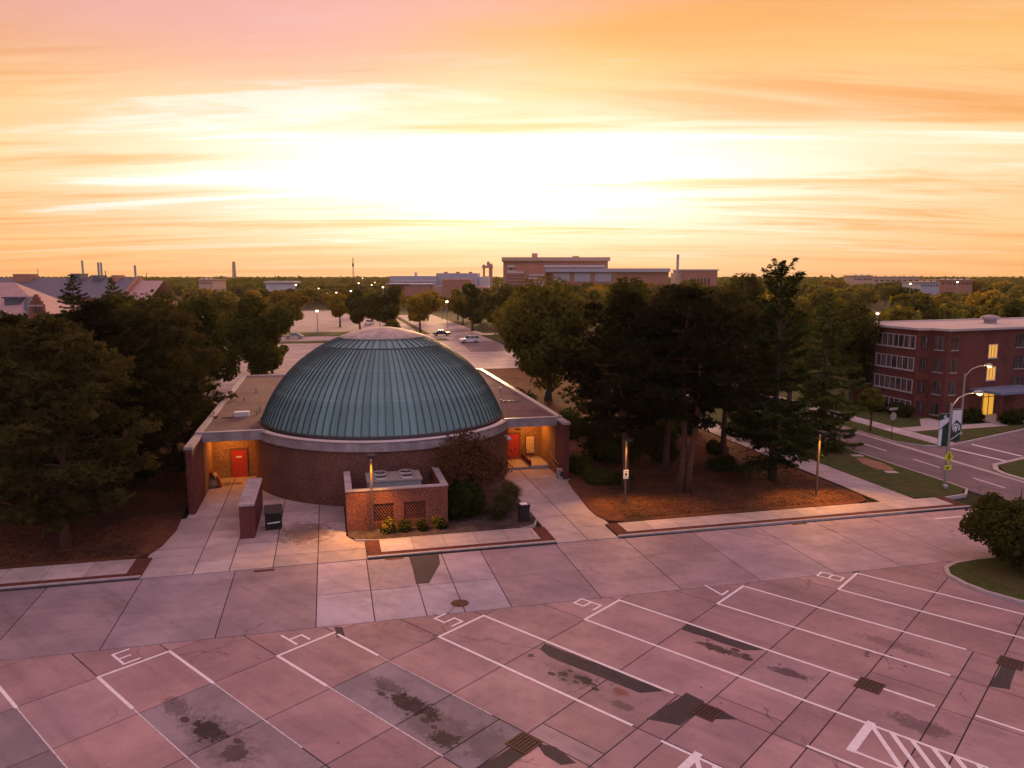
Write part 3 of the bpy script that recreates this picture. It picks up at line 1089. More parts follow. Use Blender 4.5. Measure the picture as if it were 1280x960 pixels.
# far side of the road
sheet('grass_verge', uvpoly([(49.85, 57.6), (51.1, 55.8), (52.5, 55.3), (52.5, 150), (49.85, 150)]), -0.16, 0.11, 'grass')
kerb_run('road_kerb', [(49.78, 150), (49.78, 57.5), (51.05, 55.68), (53.0, 55.1), (66, 59.5), (95, 71.1)], 0.18, 0.115)
kerb_run('road_gutter', [(49.45, 8), (49.45, 190)], 0.55, -0.004)
wk2 = sheet('far_walkway', uvpoly([(52.55, 55.4), (55.0, 56.2), (55.2, 57.2), (54.6, 58.2), (54.6, 150), (52.55, 150)]), -0.16, 0.06, 'joint')
for i in range(26):
    v0 = 55.6 + i * 1.8
    slab(uvpoly([(52.58, v0), (54.55, v0), (54.55, v0 + 1.8), (52.58, v0 + 1.8)]), 0.0, 0.115, wk2, (0.48, 0.42, 0.42), 0.010)
sheet('dorm_lawn', uvpoly([(54.65, 58.3), (55.3, 57.3), (55.6, 56.3), (66, 59.9), (95, 71.3), (95, 100), (54.65, 150)]), -0.16, 0.10, 'grass')
sheet('dorm_path', uvpoly([(54.66, 62.8), (57.5, 63.0), (60.5, 62.6), (66.0, 62.8), (74, 66.6), (74, 65.2), (66.0, 61.2), (60.5, 60.9), (57.5, 61.2), (54.66, 61.0)]), 0.05, 0.118, 'curb_concrete')
sheet('dorm_path', uvpoly([(57.4, 63.02), (60.0, 62.7), (61.4, 65.0), (61.4, 66.6), (60.2, 66.4)]), 0.05, 0.121, 'curb_concrete')
sheet('street_corner', uvpoly([(49.95, 8), (49.95, 45.9), (51.5, 48.3), (58.0, 50.3), (95, 61.7), (95, 8)]), -0.16, 0.11, 'grass')
kerb_run('corner_kerb', [(49.75, 8), (49.75, 46), (50.2, 47.2), (51.4, 48.45), (58, 50.45), (95, 61.85)], 0.4, 0.115)


def uv_line(u0, v0, u1, v1, width, name, z, parent, material='paint_white'):
    d = Vector((u1 - u0, v1 - v0)).normalized()
    n = Vector((-d.y, d.x)) * width / 2
    return flat(name, uvpoly([(u0 + n.x, v0 + n.y), (u0 - n.x, v0 - n.y), (u1 - n.x, v1 - n.y), (u1 + n.x, v1 + n.y)]), z, material, parent)


uv_line(52.9, 54.5, 53.6, 49.6, 0.3, 'crosswalk_line', -0.010, road)
uv_line(56.0, 55.4, 56.4, 50.6, 0.3, 'crosswalk_line', -0.010, road)
for v in (44, 50, 56, 62, 68, 74):
    uv_line(46.7, v - 1.0, 46.7, v + 1.8, 0.12, 'lane_line', -0.010, road)

# ---- planted island on the right of the lot
isl = [(29.9, 29.3), (30.0, 30.4), (30.6, 31.2), (31.6, 31.65), (33, 31.8), (44, 31.8), (44, 24), (36, 24.3), (32.2, 25.4), (30.7, 27.0), (30.1, 28.2)]
sheet('lot_island', uvpoly(isl), -0.1, 0.13, 'grass')
kerb_run('island_kerb', isl[5:] + isl[:5] + [isl[5]], 0.22, 0.135)
uvg = [(29.45, 29.3), (29.6, 30.6), (30.3, 31.6)]

# ---- pavements behind the building
sheet('rear_lot', uvpoly([(-16, 92), (40, 92), (40, 178), (-70, 178), (-70, 128), (-16, 128)]), -0.3, -0.10, 'lot_pavement')
sheet('rear_street', uvpoly([(-160, 184), (160, 184), (160, 198), (-160, 198)]), -0.3, -0.09, 'lot_pavement')
sheet('far_lot', uvpoly([(-95, 212), (24, 212), (24, 345), (-95, 345)]), -0.3, -0.10, 'lot_pavement')
sheet('rear_street', uvpoly([(28, 178.2), (40, 178.2), (40, 183.8), (28, 183.8)]), -0.3, -0.095, 'lot_pavement')
sheet('rear_street', uvpoly([(26, 198.2), (40, 198.2), (40, 300), (26, 300)]), -0.3, -0.095, 'lot_pavement')
sheet('median_strip', uvpoly([(-160, 178.2), (27.8, 178.2), (27.8, 183.8), (-160, 183.8)]), -0.3, -0.02, 'grass')
sheet('median_strip', uvpoly([(-160, 198.2), (25.8, 198.2), (25.8, 211.8), (-160, 211.8)]), -0.3, -0.02, 'grass')

# ================================================================== THE DOMED BUILDING
BC = XY(4.0, 58.4)
bld = empty('planetarium', (BC[0], BC[1], 0), TH, 'round brick planetarium with a ribbed blue green copper dome and flat side wings', 'building')
RD = 9.55
HW, QF, QB = 12.95, -4.2, 26.6
A0 = math.pi + math.asin(-QF / RD)
A1 = 2 * math.pi - math.asin(-QF / RD)
drum = MB().lathe([(RD, -0.15), (RD, 3.78)], seg=96).build('drum_wall', 'brick_drum', bld, True)
# roof with the round front
rp = [(-HW + .02, QF + .05)]
NA = 40
for i in range(NA + 1):
    a = A0 + (A1 - A0) * i / NA
    rp.append((RD * math.cos(a) * .998, RD * math.sin(a) * .998))
rp += [(HW - .02, QF + .05), (HW - .02, QB - .02), (-HW + .02, QB - .02)]
MB().prism(rp, 3.95, 4.36).build('roof', 'roof_gravel', bld)
# side and back walls
MB().box(-HW, -HW + .35, QF + .06, QB, -.1, 3.95).build('side_wall', 'brick_dark', bld)
MB().box(HW - .35, HW, QF + .06, QB, -.1, 3.95).build('side_wall', 'brick_dark', bld)
MB().box(-HW + .35, HW - .35, QB - .35, QB, -.1, 3.95).build('back_wall', 'brick_dark', bld)
for s in (-1, 1):
    a, b = sorted((s * (HW - .34), s * (HW + .06)))
    MB().box(a, b, QF + .02, QB + .06, 3.952, 4.50).build('roof_edge_coping', 'coping_metal', bld)
MB().box(-HW + .35, HW - .35, QB - .3, QB + .06, 3.952, 4.50).build('roof_edge_coping', 'coping_metal', bld)
# fascia of stone panels, straight ones over the porches
xj = RD * math.cos(A1)
for s in (-1, 1):
    e0, e1 = xj - .05, HW - .35
    for k in range(3):
        a, b = e0 + (e1 - e0) * k / 3 + .008, e0 + (e1 - e0) * (k + 1) / 3 - .008
        x0, x1 = sorted((s * a, s * b))
        MB().box(x0, x1, QF - .06, QF + .18, 3.80, 4.42).build('fascia_panel', 'limestone', bld)
    x0, x1 = sorted((s * e0, s * (e1 + .4)))
    MB().box(x0, x1, QF - .10, QF + .2, 4.425, 4.485).build('drip_edge', 'coping_metal', bld)
NP = 20
for i in range(NP):
    a, b = A0 + (A1 - A0) * (i + .006) / NP, A0 + (A1 - A0) * (i + .994) / NP
    MB().lathe([(RD - .2, 3.72), (RD + .14, 3.72), (RD + .14, 4.33), (RD - .2, 4.33), (RD - .2, 3.72)], seg=4, a0=a, a1=b).build('fascia_panel', 'limestone', bld)
MB().lathe([(RD - .25, 4.30), (RD + .18, 4.30), (RD + .18, 4.39), (RD - .25, 4.41)], seg=64, a0=A0, a1=A1).build('drip_edge', 'coping_metal', bld, True)
# dome: standing seam gores, fewer towards the crown, on a spherical shell
RS, ZC = 9.45, 1.5
E_BASE, E_MID, E_TOP = R(18.6), R(62.2), R(70.9)
MB().lathe([(9.12, 4.30), (9.12, 4.52), (8.9, 4.60)], seg=96).build('dome_kerb', 'dark_metal', bld, True)


def shell(e, r=RS):
    return (r * math.cos(e), ZC + r * math.sin(e))


def gore(e0, e1, half, rows, name):
    mb = MB()
    cuts = [e0] + rows + [e1]
    for q in range(len(cuts) - 1):
        n = max(2, int((cuts[q + 1] - cuts[q]) / R(5)))
        for i in range(n):
            ea, eb = cuts[q] + (cuts[q + 1] - cuts[q]) * i / n, cuts[q] + (cuts[q + 1] - cuts[q]) * (i + 1) / n
            lift = lambda e: RS + 0.016 * (1 - (e - cuts[q]) / (cuts[q + 1] - cuts[q]))
            (ra, za), (rb, zb) = shell(ea, lift(ea)), shell(eb, lift(eb))
            mb.quad((ra * math.cos(-half), ra * math.sin(-half), za), (ra * math.cos(half), ra * math.sin(half), za),
                    (rb * math.cos(half), rb * math.sin(half), zb), (rb * math.cos(-half), rb * math.sin(-half), zb))
        if q:
            (ra, za), (rb, zb) = shell(cuts[q], RS), shell(cuts[q], RS + .016)
            mb.quad((rb * math.cos(-half), rb * math.sin(-half), zb), (rb * math.cos(half), rb * math.sin(half), zb),
                    (ra * math.cos(half), ra * math.sin(half), za), (ra * math.cos(-half), ra * math.sin(-half), za))
    return mb.mesh(name)


def seam(e0, e1, name):
    mb = MB()
    n = max(3, int((e1 - e0) / R(4)))
    hw, ht = 0.022, 0.085
    for i in range(n):
        ea, eb = e0 + (e1 - e0) * i / n, e0 + (e1 - e0) * (i + 1) / n
        (a0, z0), (b0, y0) = shell(ea, RS - .01), shell(ea, RS + ht)
        (a1, z1), (b1, y1) = shell(eb, RS - .01), shell(eb, RS + ht)
        mb.quad((a0, -hw, z0), (b0, -hw, y0), (b1, -hw, y1), (a1, -hw, z1))
        mb.quad((b0, hw, y0), (a0, hw, z0), (a1, hw, z1), (b1, hw, y1))
        mb.quad((b0, -hw, y0), (b0, hw, y0), (b1, hw, y1), (b1, -hw, y1))
    return mb.mesh(name)


simple('seam_copper', (0.075, 0.110, 0.112), 0.5, 0.2, 2.0, 0.3)
NG = 104
for (cnt, ea, eb, rows) in ((NG, E_BASE, E_MID, [R(33.0), R(47.4)]), (NG // 2, E_MID, E_TOP, [])):
    gm = gore(ea, eb, math.pi / cnt, rows, 'dome_panel')
    gm.materials.append(M['copper'])
    sm = seam(ea, eb, 'seam')
    sm.materials.append(M['seam_copper'])
    for i in range(cnt):
        for (me, off) in ((gm, .5), (sm, 0.0)):
            o = bpy.data.objects.new(me.name, me)
            o.rotation_euler = (0, 0, 2 * math.pi * (i + off) / cnt)
            col.objects.link(o)
            o.parent = bld
MB().lathe([(RS * math.cos(E_MID) + .015, ZC + RS * math.sin(E_MID) - .01), (RS * math.cos(E_MID) + .05, ZC + RS * math.sin(E_MID) + .02), (RS * math.cos(E_MID) - .05, ZC + RS * math.sin(E_MID) + .09)], seg=104).build('seam_band', 'seam_copper', bld, True)
rc, zc_ = shell(E_TOP)
MB().lathe([(rc - .02, zc_ - .05), (rc + .12, zc_ + .02), (rc + .10, zc_ + .10), (rc * .75, zc_ + .40), (rc * .5, zc_ + .60), (rc * .25, zc_ + .72), (0.05, zc_ + .76)], seg=64).build('dome_cap', 'cap', bld, True)

# wing walls reaching forward from the porches
for s, q0 in ((-1, -8.4), (1, -6.2)):
    x0, x1 = sorted((s * HW, s * (HW - .38)))
    w = MB().box(x0, x1, q0, QF + .04, -.1, 4.22).build('wing_wall', 'brick_dark', bld)
    MB().box(x0 - .07, x1 + .07, q0 - .07, QF - .02, 4.222, 4.40).build('wall_coping', 'limestone', w)
# porch back walls with doors
for s in (-1, 1):
    x0, x1 = sorted((s * 9.3, s * (HW - .36)))
    MB().box(x0, x1, .5, .8, -.1, 3.94).build('porch_wall', 'tan_brick_wall', bld)
    for k in range(2):
        a, b = 9.75 + k * 1.35, 9.75 + k * 1.35 + 1.25
        xa, xb = sorted((s * a, s * b))
        MB().box(xa, xb, .455, .498, 3.12, 3.78).build('transom_panel', 'cream_panel', bld)
    xa, xb = sorted((s * (HW - .352), s * (HW - .372)))
    MB().box(xa, xb, QF + .3, .49, 0.0, 3.93).build('porch_lining', 'tan_brick_wall', bld)
MB().box(-HW + .36, -9.0, QF + .2, .5, 3.90, 3.945).build('porch_ceiling', 'cream_panel', bld)
MB().box(9.0, HW - .36, QF + .2, .5, 3.90, 3.945).build('porch_ceiling', 'cream_panel', bld)


def door(x0, x1, z0, label, sign):
    d = MB().box(x0, x1, .44, .498, z0, z0 + 2.13).build('door', 'door_red', bld)
    tag(d, label)
    f = MB()
    f.box(x0 - .07, x0 - .002, .40, .497, z0, z0 + 2.2).box(x1 + .002, x1 + .07, .40, .497, z0, z0 + 2.2).box(x0 - .002, x1 + .002, .40, .497, z0 + 2.132, z0 + 2.2)
    f.build('frame', 'bronze_metal', d)
    MB().tube([(x0 + .12, .40, z0 + .95), (x0 + .12, .37, z0 + 1.0), (x0 + .12, .37, z0 + 1.2), (x0 + .12, .40, z0 + 1.25)], .018, 6).build('handle', 'galvanised', d)
    if sign:
        MB().box(x0 + .35, x0 + .75, .425, .438, z0 + 1.50, z0 + 1.62).build('door_sign', 'white_plastic', d)
    return d


door(-11.35, -10.25, .03, 'red steel door with a small white sign', True)
door(9.85, 10.85, .20, 'plain orange red steel door', False)
lv = MB().box(11.35, 12.15, .42, .498, .62, 2.05).build('louver', 'dark_metal', bld)
for k in range(12):
    z = .68 + k * .113
    MB().quad((11.40, .36, z), (12.10, .36, z), (12.10, .418, z + .085), (11.40, .418, z + .085)).build('slat', 'cream_panel', lv)
tag(lv, 'cream slatted louver beside the door')
MB().box(10.55, 10.95, .44, .498, 2.62, 2.72).build('porch_vent', 'dark_metal', bld)
# landing and ramp of the right porch
MB().box(9.0, 11.0, -2.2, .49, -.1, .18).build('landing', 'curb_concrete', bld)
MB().box(11.02, 12.57, -2.4, .49, -.1, .30).build('landing', 'curb_concrete', bld)
MB().box(11.02, 11.14, -2.3, .40, .301, .62).build('landing_kerb', 'brick_dark', bld)
hr = MB()
for (x, y, zt) in ((11.08, -2.2, 1.3), (11.08, -.9, 1.3), (11.08, .3, 1.3), (12.45, -2.35, 1.3), (12.45, -5.2, 1.05), (12.45, -3.8, 1.15)):
    hr.tube([(x, y, .03), (x, y, zt)], .022, 6)
for z in (1.3, .9):
    hr.tube([(11.08, -2.2, z), (11.08, .3, z)], .022, 6)
    hr.tube([(12.45, -2.35, z), (11.08, -2.2, z)], .022, 6)
    hr.tube([(12.45, -2.35, z), (12.45, -5.2, z - .25)], .022, 6)
hr.build('handrail', 'bronze_metal', bld)
# roof furniture
MB().box(-11.2, -10.1, 2.0, 2.7, 4.362, 4.70).build('roof_hatch', 'white_plastic', bld)
MB().box(-12.0, -11.25, 1.6, 1.75, 4.362, 4.42).build('roof_debris', 'dark_metal', bld)
for (x, y, h) in ((-9.45, 3.5, .55), (-9.6, 2.6, .35), (-11.2, 9.5, .4), (9.9, 2.9, .4), (10.4, 3.5, .25), (11.4, 3.4, .35), (9.7, 6.5, .6), (-10.6, 14, .5), (11.3, 9.5, .45)):
    MB().tube([(x, y, 4.36), (x, y, 4.36 + h)], .06, 8).build('vent_pipe', 'galvanised', bld)
MB().box(10.3, 11.9, 3.9, 4.05, 4.362, 4.46).build('roof_pipe', 'galvanised', bld)
MB().tube([(HW - .2, QF - .08, .1), (HW - .2, QF - .08, 4.9)], .03, 6).build('conduit', 'dark_metal', bld)
# dome camera on the drum
ca = R(-27)
cx, cy = RD * math.cos(ca), RD * math.sin(ca)
cr = empty('security_camera', (0, 0, 0), 0)
cr.parent = bld
cr.location = (cx, cy, 3.0)
cr.rotation_euler = (0, 0, ca)
MB().tube([(-.05, 0, .22), (.28, 0, .22), (.33, 0, .12)], .05, 8).build('bracket', 'white_plastic', cr)
MB().lathe([(0.02, .14), (.16, .13), (.19, .04), (.19, -.02)], .33, 0, 16).build('housing', 'white_plastic', cr, True)
MB().lathe([(.15, -.02), (.14, -.10), (.08, -.18), (0.01, -.20)], .33, 0, 16).build('bubble', 'grey_box', cr, True)
# porch ceiling lights (sodium)
for s, e in ((-1, 105), (1, 105)):
    lx = s * 11.3
    MB().box(lx - .3, lx + .3, -1.2, -.8, 3.80, 3.899).build('ceiling_light', 'lamp_warm', bld)
    o = light('porch_lamp', 'AREA', (lx, -1.0, 3.78), (1.0, 0.31, 0.03), e, bld, shape='RECTANGLE', size=.6, size_y=.4)

# ================================================================== WALLS, PLANT ENCLOSURE, BINS
lw = empty('low_brick_wall', (*XY(-4.9, 47.7), 0), TH, 'long low brick wall with a pale stone cap beside the black rolling bin', 'wall')
MB().box(-.40, .40, -3.2, 2.6, -.05, 1.95).build('wall', 'brick_dark', lw)
MB().box(-.45, .45, -3.26, 2.66, 1.952, 2.07).build('stone_cap', 'limestone', lw)

en = empty('plant_enclosure', (*XY(3.7, 44.25), 0), TH, 'open topped brick enclosure with two pierced brick screens and pale coping', 'enclosure')
EH = 2.45
ops = [(-1.55, -.25), (.35, 1.65)]
fw = MB()
fw.box(-3.0, 3.0, 0, .3, -.05, .55)
fw.box(-3.0, 3.0, 0, .3, 1.62, EH)
edges = [-3.0] + [e for o_ in ops for e in o_] + [3.0]
for k in range(0, len(edges), 2):
    fw.box(edges[k], edges[k + 1], .0, .3, .55, 1.62)
fw.build('front_wall', 'brick_red', en)
for (a, b) in ops:
    sc = MB()
    rows = 9
    bh = 1.07 / rows
    for r_ in range(rows):
        x = a + (0.0 if r_ % 2 else -.085)
        while x < b:
            x0, x1 = max(a, x), min(b, x + .062)
            if x1 - x0 > .02:
                sc.box(x0, x1, .04, .26, .55 + r_ * bh, .55 + (r_ + 1) * bh)
                sc.box(a, b, .10, .20, .55 + r_ * bh - .012, .55 + r_ * bh + .012) if x <= a else None
            x += .17
    tag(sc.build('brick_screen', 'brick_red', en), kind='stuff')
    MB().box(a, b, .50, .52, .4, 1.7).build('screen_shade_sheet', 'black_plastic', en)  # black sheet added behind the screen to darken its holes
for s in (-1, 1):
    x0, x1 = sorted((s * 3.0, s * 2.68))
    MB().box(x0, x1, .301, 4.6, -.05, EH).build('side_wall', 'brick_red', en)
    MB().box(x0 - .04, x1 + .04, -.04, 4.6, EH + .001, EH + .09).build('coping', 'limestone', en)
MB().box(-2.63, 2.63, -.04, .34, EH + .001, EH + .085).build('coping', 'limestone', en)

ch = empty('chiller', (*XY(3.75, 46.4), 0), TH, 'grey air cooled chiller with four round fans on top inside the brick enclosure', 'chiller')
MB().box(-1.7, 1.5, -1.0, 1.0, .05, 2.62).build('cabinet', 'grey_box', ch)
MB().box(-1.78, 1.58, -1.08, 1.08, 2.622, 2.72).build('top_deck', 'galvanised', ch)
for (x, y) in ((-.9, -.5), (-.9, .5), (.7, -.5), (.7, .5)):
    f = MB().lathe([(.42, 2.721), (.42, 2.86), (.48, 2.86), (.48, 2.721)], x, y, 24).build('fan_ring', 'galvanised', ch, True)
    MB().lathe([(.40, 2.74), (.01, 2.76)], x, y, 20).build('fan_well', 'black_plastic', f)
    b = MB()
    for k in range(4):
        a = math.pi / 2 * k + .3
        b.quad((x + .06 * math.cos(a), y + .06 * math.sin(a), 2.79), (x + .38 * math.cos(a), y + .38 * math.sin(a), 2.79),
               (x + .38 * math.cos(a + .7), y + .38 * math.sin(a + .7), 2.82), (x + .06 * math.cos(a + .7), y + .06 * math.sin(a + .7), 2.80))
    b.build('fan_blades', 'dark_metal', f)
    gmb = MB()
    for k in range(3):
        r_ = .14 + .12 * k
        gmb.tube([(x + r_ * math.cos(a), y + r_ * math.sin(a), 2.865) for a in [2 * math.pi * i / 20 for i in range(21)]], .007, 4)
    gmb.build('fan_guard', 'dark_metal', f)

bn = empty('rolling_bin', (*XY(-3.55, 46.1), .03), TH + R(3), 'black lidded rolling bin with a white handle bar beside the low brick wall', 'bin')
MB().prism([(-.48, -.45), (.48, -.45), (.44, .5), (-.44, .5)], .14, 1.05, .02).build('body', 'black_plastic', bn)
lid = MB()
lid.quad((-.55, -.55, 1.06), (.55, -.55, 1.06), (.52, .58, 1.28), (-.52, .58, 1.28))
lid.quad((-.55, -.55, 1.02), (.55, -.55, 1.02), (.55, -.55, 1.06), (-.55, -.55, 1.06))
lid.quad((.55, -.55, 1.02), (.52, .58, 1.06), (.52, .58, 1.28), (.55, -.55, 1.06))
lid.quad((-.52, .58, 1.06), (-.55, -.55, 1.02), (-.55, -.55, 1.06), (-.52, .58, 1.28))
lid.quad((.52, .58, 1.06), (-.52, .58, 1.06), (-.52, .58, 1.28), (.52, .58, 1.28))
lid.build('lid', 'black_plastic', bn)
MB().tube([(-.34, -.50, .46), (-.34, -.54, .46), (.34, -.54, .50), (.34, -.50, .50)], .035, 6).build('handle_bar', 'white_plastic', bn)
for (x, y) in ((-.36, -.3), (.36, -.3), (-.36, .35), (.36, .35)):
    MB().tube([(x - .03, y, .085), (x + .03, y, .085)], .085, 12).build('wheel', 'tyre', bn)

tr_ = empty('litter_bin', (*XY(11.3, 43.65), .12), TH, 'dark square litter bin with a pale tray top at the corner of the planting bed', 'litter bin')
MB().prism([(-.30, -.30), (.30, -.30), (.30, .30), (-.30, .30)], 0, .95, .03).build('body', 'dark_metal', tr_)
MB().prism([(-.34, -.34), (.34, -.34), (.34, .34), (-.34, .34)], .951, 1.06, .02).build('rim', 'black_plastic', tr_)
MB().box(-.22, .22, -.22, .22, 1.061, 1.08).build('tray', 'white_plastic', tr_)
for k in range(7):
    x = -.24 + k * .08
    MB().box(x, x + .03, -.325, -.302, .08, .88).build('slat', 'dark_metal', tr_)

# heap of folded things against the porch wall
jk = empty('heap', (*XY(-8.35, 56.5), .03), TH, 'heap of bagged cloth and folded boards leaning in the lit porch corner', 'heap')
hp = MB()
hp.lathe([(.02, 1.0), (.22, .92), (.40, .65), (.52, .35), (.50, .08), (.42, 0)], -.05, .1, 14)
hp.v = [(x * (1 + .22 * math.sin(5 * x + 9 * z)), y * (1 + .25 * math.cos(7 * y + 6 * z)), z * (1 + .1 * math.sin(9 * x))) for (x, y, z) in hp.v]
hp.build('bag', 'cardboard', jk, True)
for k, (mn, tilt) in enumerate((('fabric_red', .5), ('dark_metal', .42), ('cardboard', .34), ('fabric_red', .26))):
    x = .18 + k * .11
    MB().quad((x, -.35, 0), (x + .06, -.35, 0), (x + .06 - tilt, -.30, 1.25 - k * .14), (x - tilt, -.30, 1.25 - k * .14)).quad(
        (x, .25, 0), (x, -.35, 0), (x - tilt, -.30, 1.25 - k * .14), (x - tilt, .2, 1.25 - k * .14)).quad(
        (x + .06, -.35, 0), (x + .06, .25, 0), (x + .06 - tilt, .2, 1.25 - k * .14), (x + .06 - tilt, -.30, 1.25 - k * .14)).build('board', mn, jk)

ub = empty('utility_box', (*XY(16.55, 52.7), .03), TH, 'small pale utility cabinet on a concrete pad by the right wing wall', 'utility box')
MB().box(-.75, .55, -.55, .5, 0, .07).build('pad', 'curb_concrete', ub)
MB().box(-.35, .35, -.25, .25, .071, .78).build('cabinet', 'limestone', ub)
MB().box(-.18, .18, -.27, -.251, .25, .6).build('door', 'dark_metal', ub)


# ================================================================== LAMP POSTS AND SIGNS
def lamp_post(u, v, h, zb, label, energy, notice=False, rz=0.0):
    r = empty('lamp_post', (*XY(u, v), zb), TH + rz, label, 'lamp post', 'lamp posts along the driveway')
    MB().box(-.055, .055, -.055, .055, 0, h).build('pole', 'bronze_metal', r)
    MB().box(-.14, .14, -.14, .14, 0, .05).build('base_plate', 'bronze_metal', r)
    hd = MB().box(-.22, .22, -.62, .10, h + .001, h + .17).build('lamp_head', 'dark_metal', r)
    MB().box(-.17, .17, -.55, -.10, h - .012, h).build('lens', 'lamp_warm', hd)
    if notice:
        s = MB().box(-.17, .17, -.085, -.075, 1.75, 2.35).build('notice', 'white_plastic', r)
        mb = MB()
        mb.box(-.10, .10, -.0875, -.086, 2.20, 2.24).box(-.07, .07, -.0875, -.086, 1.95, 2.13).box(-.10, .10, -.0875, -.086, 1.84, 1.87)
        mb.build('notice_print', 'dark_metal', s)
    sp = light('post_lamp', 'SPOT', (0, -.33, h - .05), (1.0, 0.42, 0.07), energy, r, spot_size=R(124), spot_blend=.45, shadow_soft_size=.15)
    sp.rotation_euler = (R(-27), 0, 0)
    return r


lamp_post(2.15, 43.6, 4.55, .12, 'square bronze lamp post standing in front of the brick enclosure', 1900)
lamp_post(18.64, 45.4, 4.35, .10, 'square bronze lamp post with a white notice beside the pine trunk', 1300, True)
lamp_post(32.04, 44.05, 4.4, .10, 'square bronze lamp post by the mulch corner at the walkway bend', 1900)


def cobra(name, xy, h, arm, label, rz, energy):
    r = empty(name, (*xy, .11), rz, label, 'street lamp', 'street lamps at the crossing')
    MB().tube([(0, 0, 0), (0, 0, h * .5), (0, 0, h)], [.11, .095, .07], 10).build('pole', 'galvanised', r)
    MB().lathe([(.2, 0), (.2, .18), (.12, .3)], seg=12).build('base', 'galvanised', r)
    MB().tube([(0, 0, h - .3), (arm * .3, 0, h + .35), (arm * .65, 0, h + .62), (arm, 0, h + .68)], [.05, .045, .04, .04], 8).build('arm', 'galvanised', r)
    hd = MB()
    hd.tube([(arm - .1, 0, h + .68), (arm + .1, 0, h + .70), (arm + .45, 0, h + .68), (arm + .72, 0, h + .62)], [.06, .13, .17, .08], 10)
    o = hd.build('lamp_head', 'galvanised', r, True)
    MB().lathe([(.17, h + .60), (.15, h + .52), (.08, h + .46), (.01, h + .45)], arm + .42, 0, 14).build('lens', 'lamp_warm', o, True)
    light('street_light', 'POINT', (arm + .42, 0, h + .3), (1.0, 0.55, 0.2), energy, r, shadow_soft_size=.2)
    return r


sl1 = cobra('street_lamp', XY(42.14, 43.65), 6.1, 1.9, 'street lamp with two banners and a yellow crossing sign on its pole', R(14), 120)
sl2 = cobra('street_lamp', XY(57.7, 58.5), 5.9, 2.3, 'taller street lamp without banners on the dorm lawn behind the crossing', R(14), 160)
# banners on the near street lamp
for s in (-1, 1):
    a = empty('banner', (0, 0, 0), 0)
    a.parent = sl1
    x0, x1 = sorted((s * .12, s * .92))
    if s < 0:
        z0, z1 = 3.05, 5.35
    else:
        z0, z1 = 3.35, 5.65
    MB().box(x0, x1, -.012, .012, z0, z1).build('cloth', 'banner_green', a)
    MB().tube([(s * .06, 0, z1 + .02), (s * .95, 0, z1 + .02)], .018, 6).build('rod', 'galvanised', a)
    MB().tube([(s * .06, 0, z0 - .02), (s * .95, 0, z0 - .02)], .018, 6).build('rod', 'galvanised', a)
    xm = (x0 + x1) / 2
    pr = MB()
    if s > 0:
        pr.quad((x0 + .01, -.0135, z1 - .06), (x0 + .01, -.0135, z1 - 1.2), (xm, -.0135, z1 - .75), (x1 - .01, -.0135, z1 - 1.05), (x1 - .01, -.0135, z1 - .06))
        pr.quad((x0 + .02, -.0135, z0 + .10), (x1 - .02, -.0135, z0 + .55), (x1 - .02, -.0135, z0 + .62), (x0 + .02, -.0135, z0 + .17))
    else:
        pr.quad((x0 + .01, -.0135, z0 + 1.2), (x0 + .01, -.0135, z0 + 1.85), (x1 - .01, -.0135, z0 + 2.05), (x1 - .01, -.0135, z0 + 1.75))
        pr.quad((x0 + .01, -.0135, z0 + .05), (x0 + .01, -.0135, z0 + 1.15), (xm - .1, -.0135, z0 + 1.3), (xm - .12, -.0135, z0 + .05))
    pr.build('banner_print', 'banner_white', a)
    # helmet emblem: crest arc, dome and face guard as flat print
    hx, hz, k = (xm, z0 + .95, .33) if s > 0 else (xm + .08, z1 - .22, .13)
    em = MB()
    n = 14
    out = [(hx + k * math.cos(t), hz + k * 1.05 * math.sin(t)) for t in [R(200) - R(235) * i / n for i in range(n + 1)]]
    inn = [(hx + k * .68 * math.cos(t), hz + k * .72 * math.sin(t)) for t in [R(200) - R(235) * i / n for i in range(n + 1)]]
    for i in range(n):
        em.quad((out[i][0], -.0145, out[i][1]), (out[i + 1][0], -.0145, out[i + 1][1]), (inn[i + 1][0], -.0145, inn[i + 1][1]), (inn[i][0], -.0145, inn[i][1]))
    fc = [(-.45, .25), (-.2, .5), (.15, .5), (.4, .25), (.42, -.1), (.2, -.05), (.28, -.45), (.05, -.95), (-.15, -.85), (-.05, -.3), (-.35, -.35), (-.42, -.8), (-.6, -.75), (-.55, -.1)]
    em.quad(*[(hx + p[0] * k, -.0145, hz + p[1] * k) for p in fc])
    em.build('emblem', 'banner_white', a)
ys = empty('crossing_sign', (0, 0, 0), 0)
ys.parent = sl1
MB().quad((0, -.14, 1.80), (.40, -.14, 2.28), (0, -.14, 2.76), (-.40, -.14, 2.28)).quad((-.40, -.125, 2.28), (0, -.125, 2.76), (.40, -.125, 2.28), (0, -.125, 1.80)).build('plate', 'sign_yellow', ys)
wm = MB()
wm.quad((-.05, -.143, 2.45), (.05, -.143, 2.45), (.05, -.143, 2.55), (-.05, -.143, 2.55)).quad((-.06, -.143, 2.2), (.05, -.143, 2.2), (.06, -.143, 2.43), (-.05, -.143, 2.43))
wm.quad((-.06, -.143, 2.2), (-.15, -.143, 2.0), (-.10, -.143, 2.0), (0, -.143, 2.2)).quad((0, -.143, 2.2), (.10, -.143, 2.0), (.15, -.143, 2.0), (.05, -.143, 2.2)).quad((.05, -.143, 2.4), (.18, -.143, 2.25), (.16, -.143, 2.22), (.05, -.143, 2.33))
wm.build('walking_figure', 'black_plastic', ys)
MB().box(-.30, .30, -.14, -.125, 1.36, 1.70).build('arrow_plate', 'sign_yellow', ys)
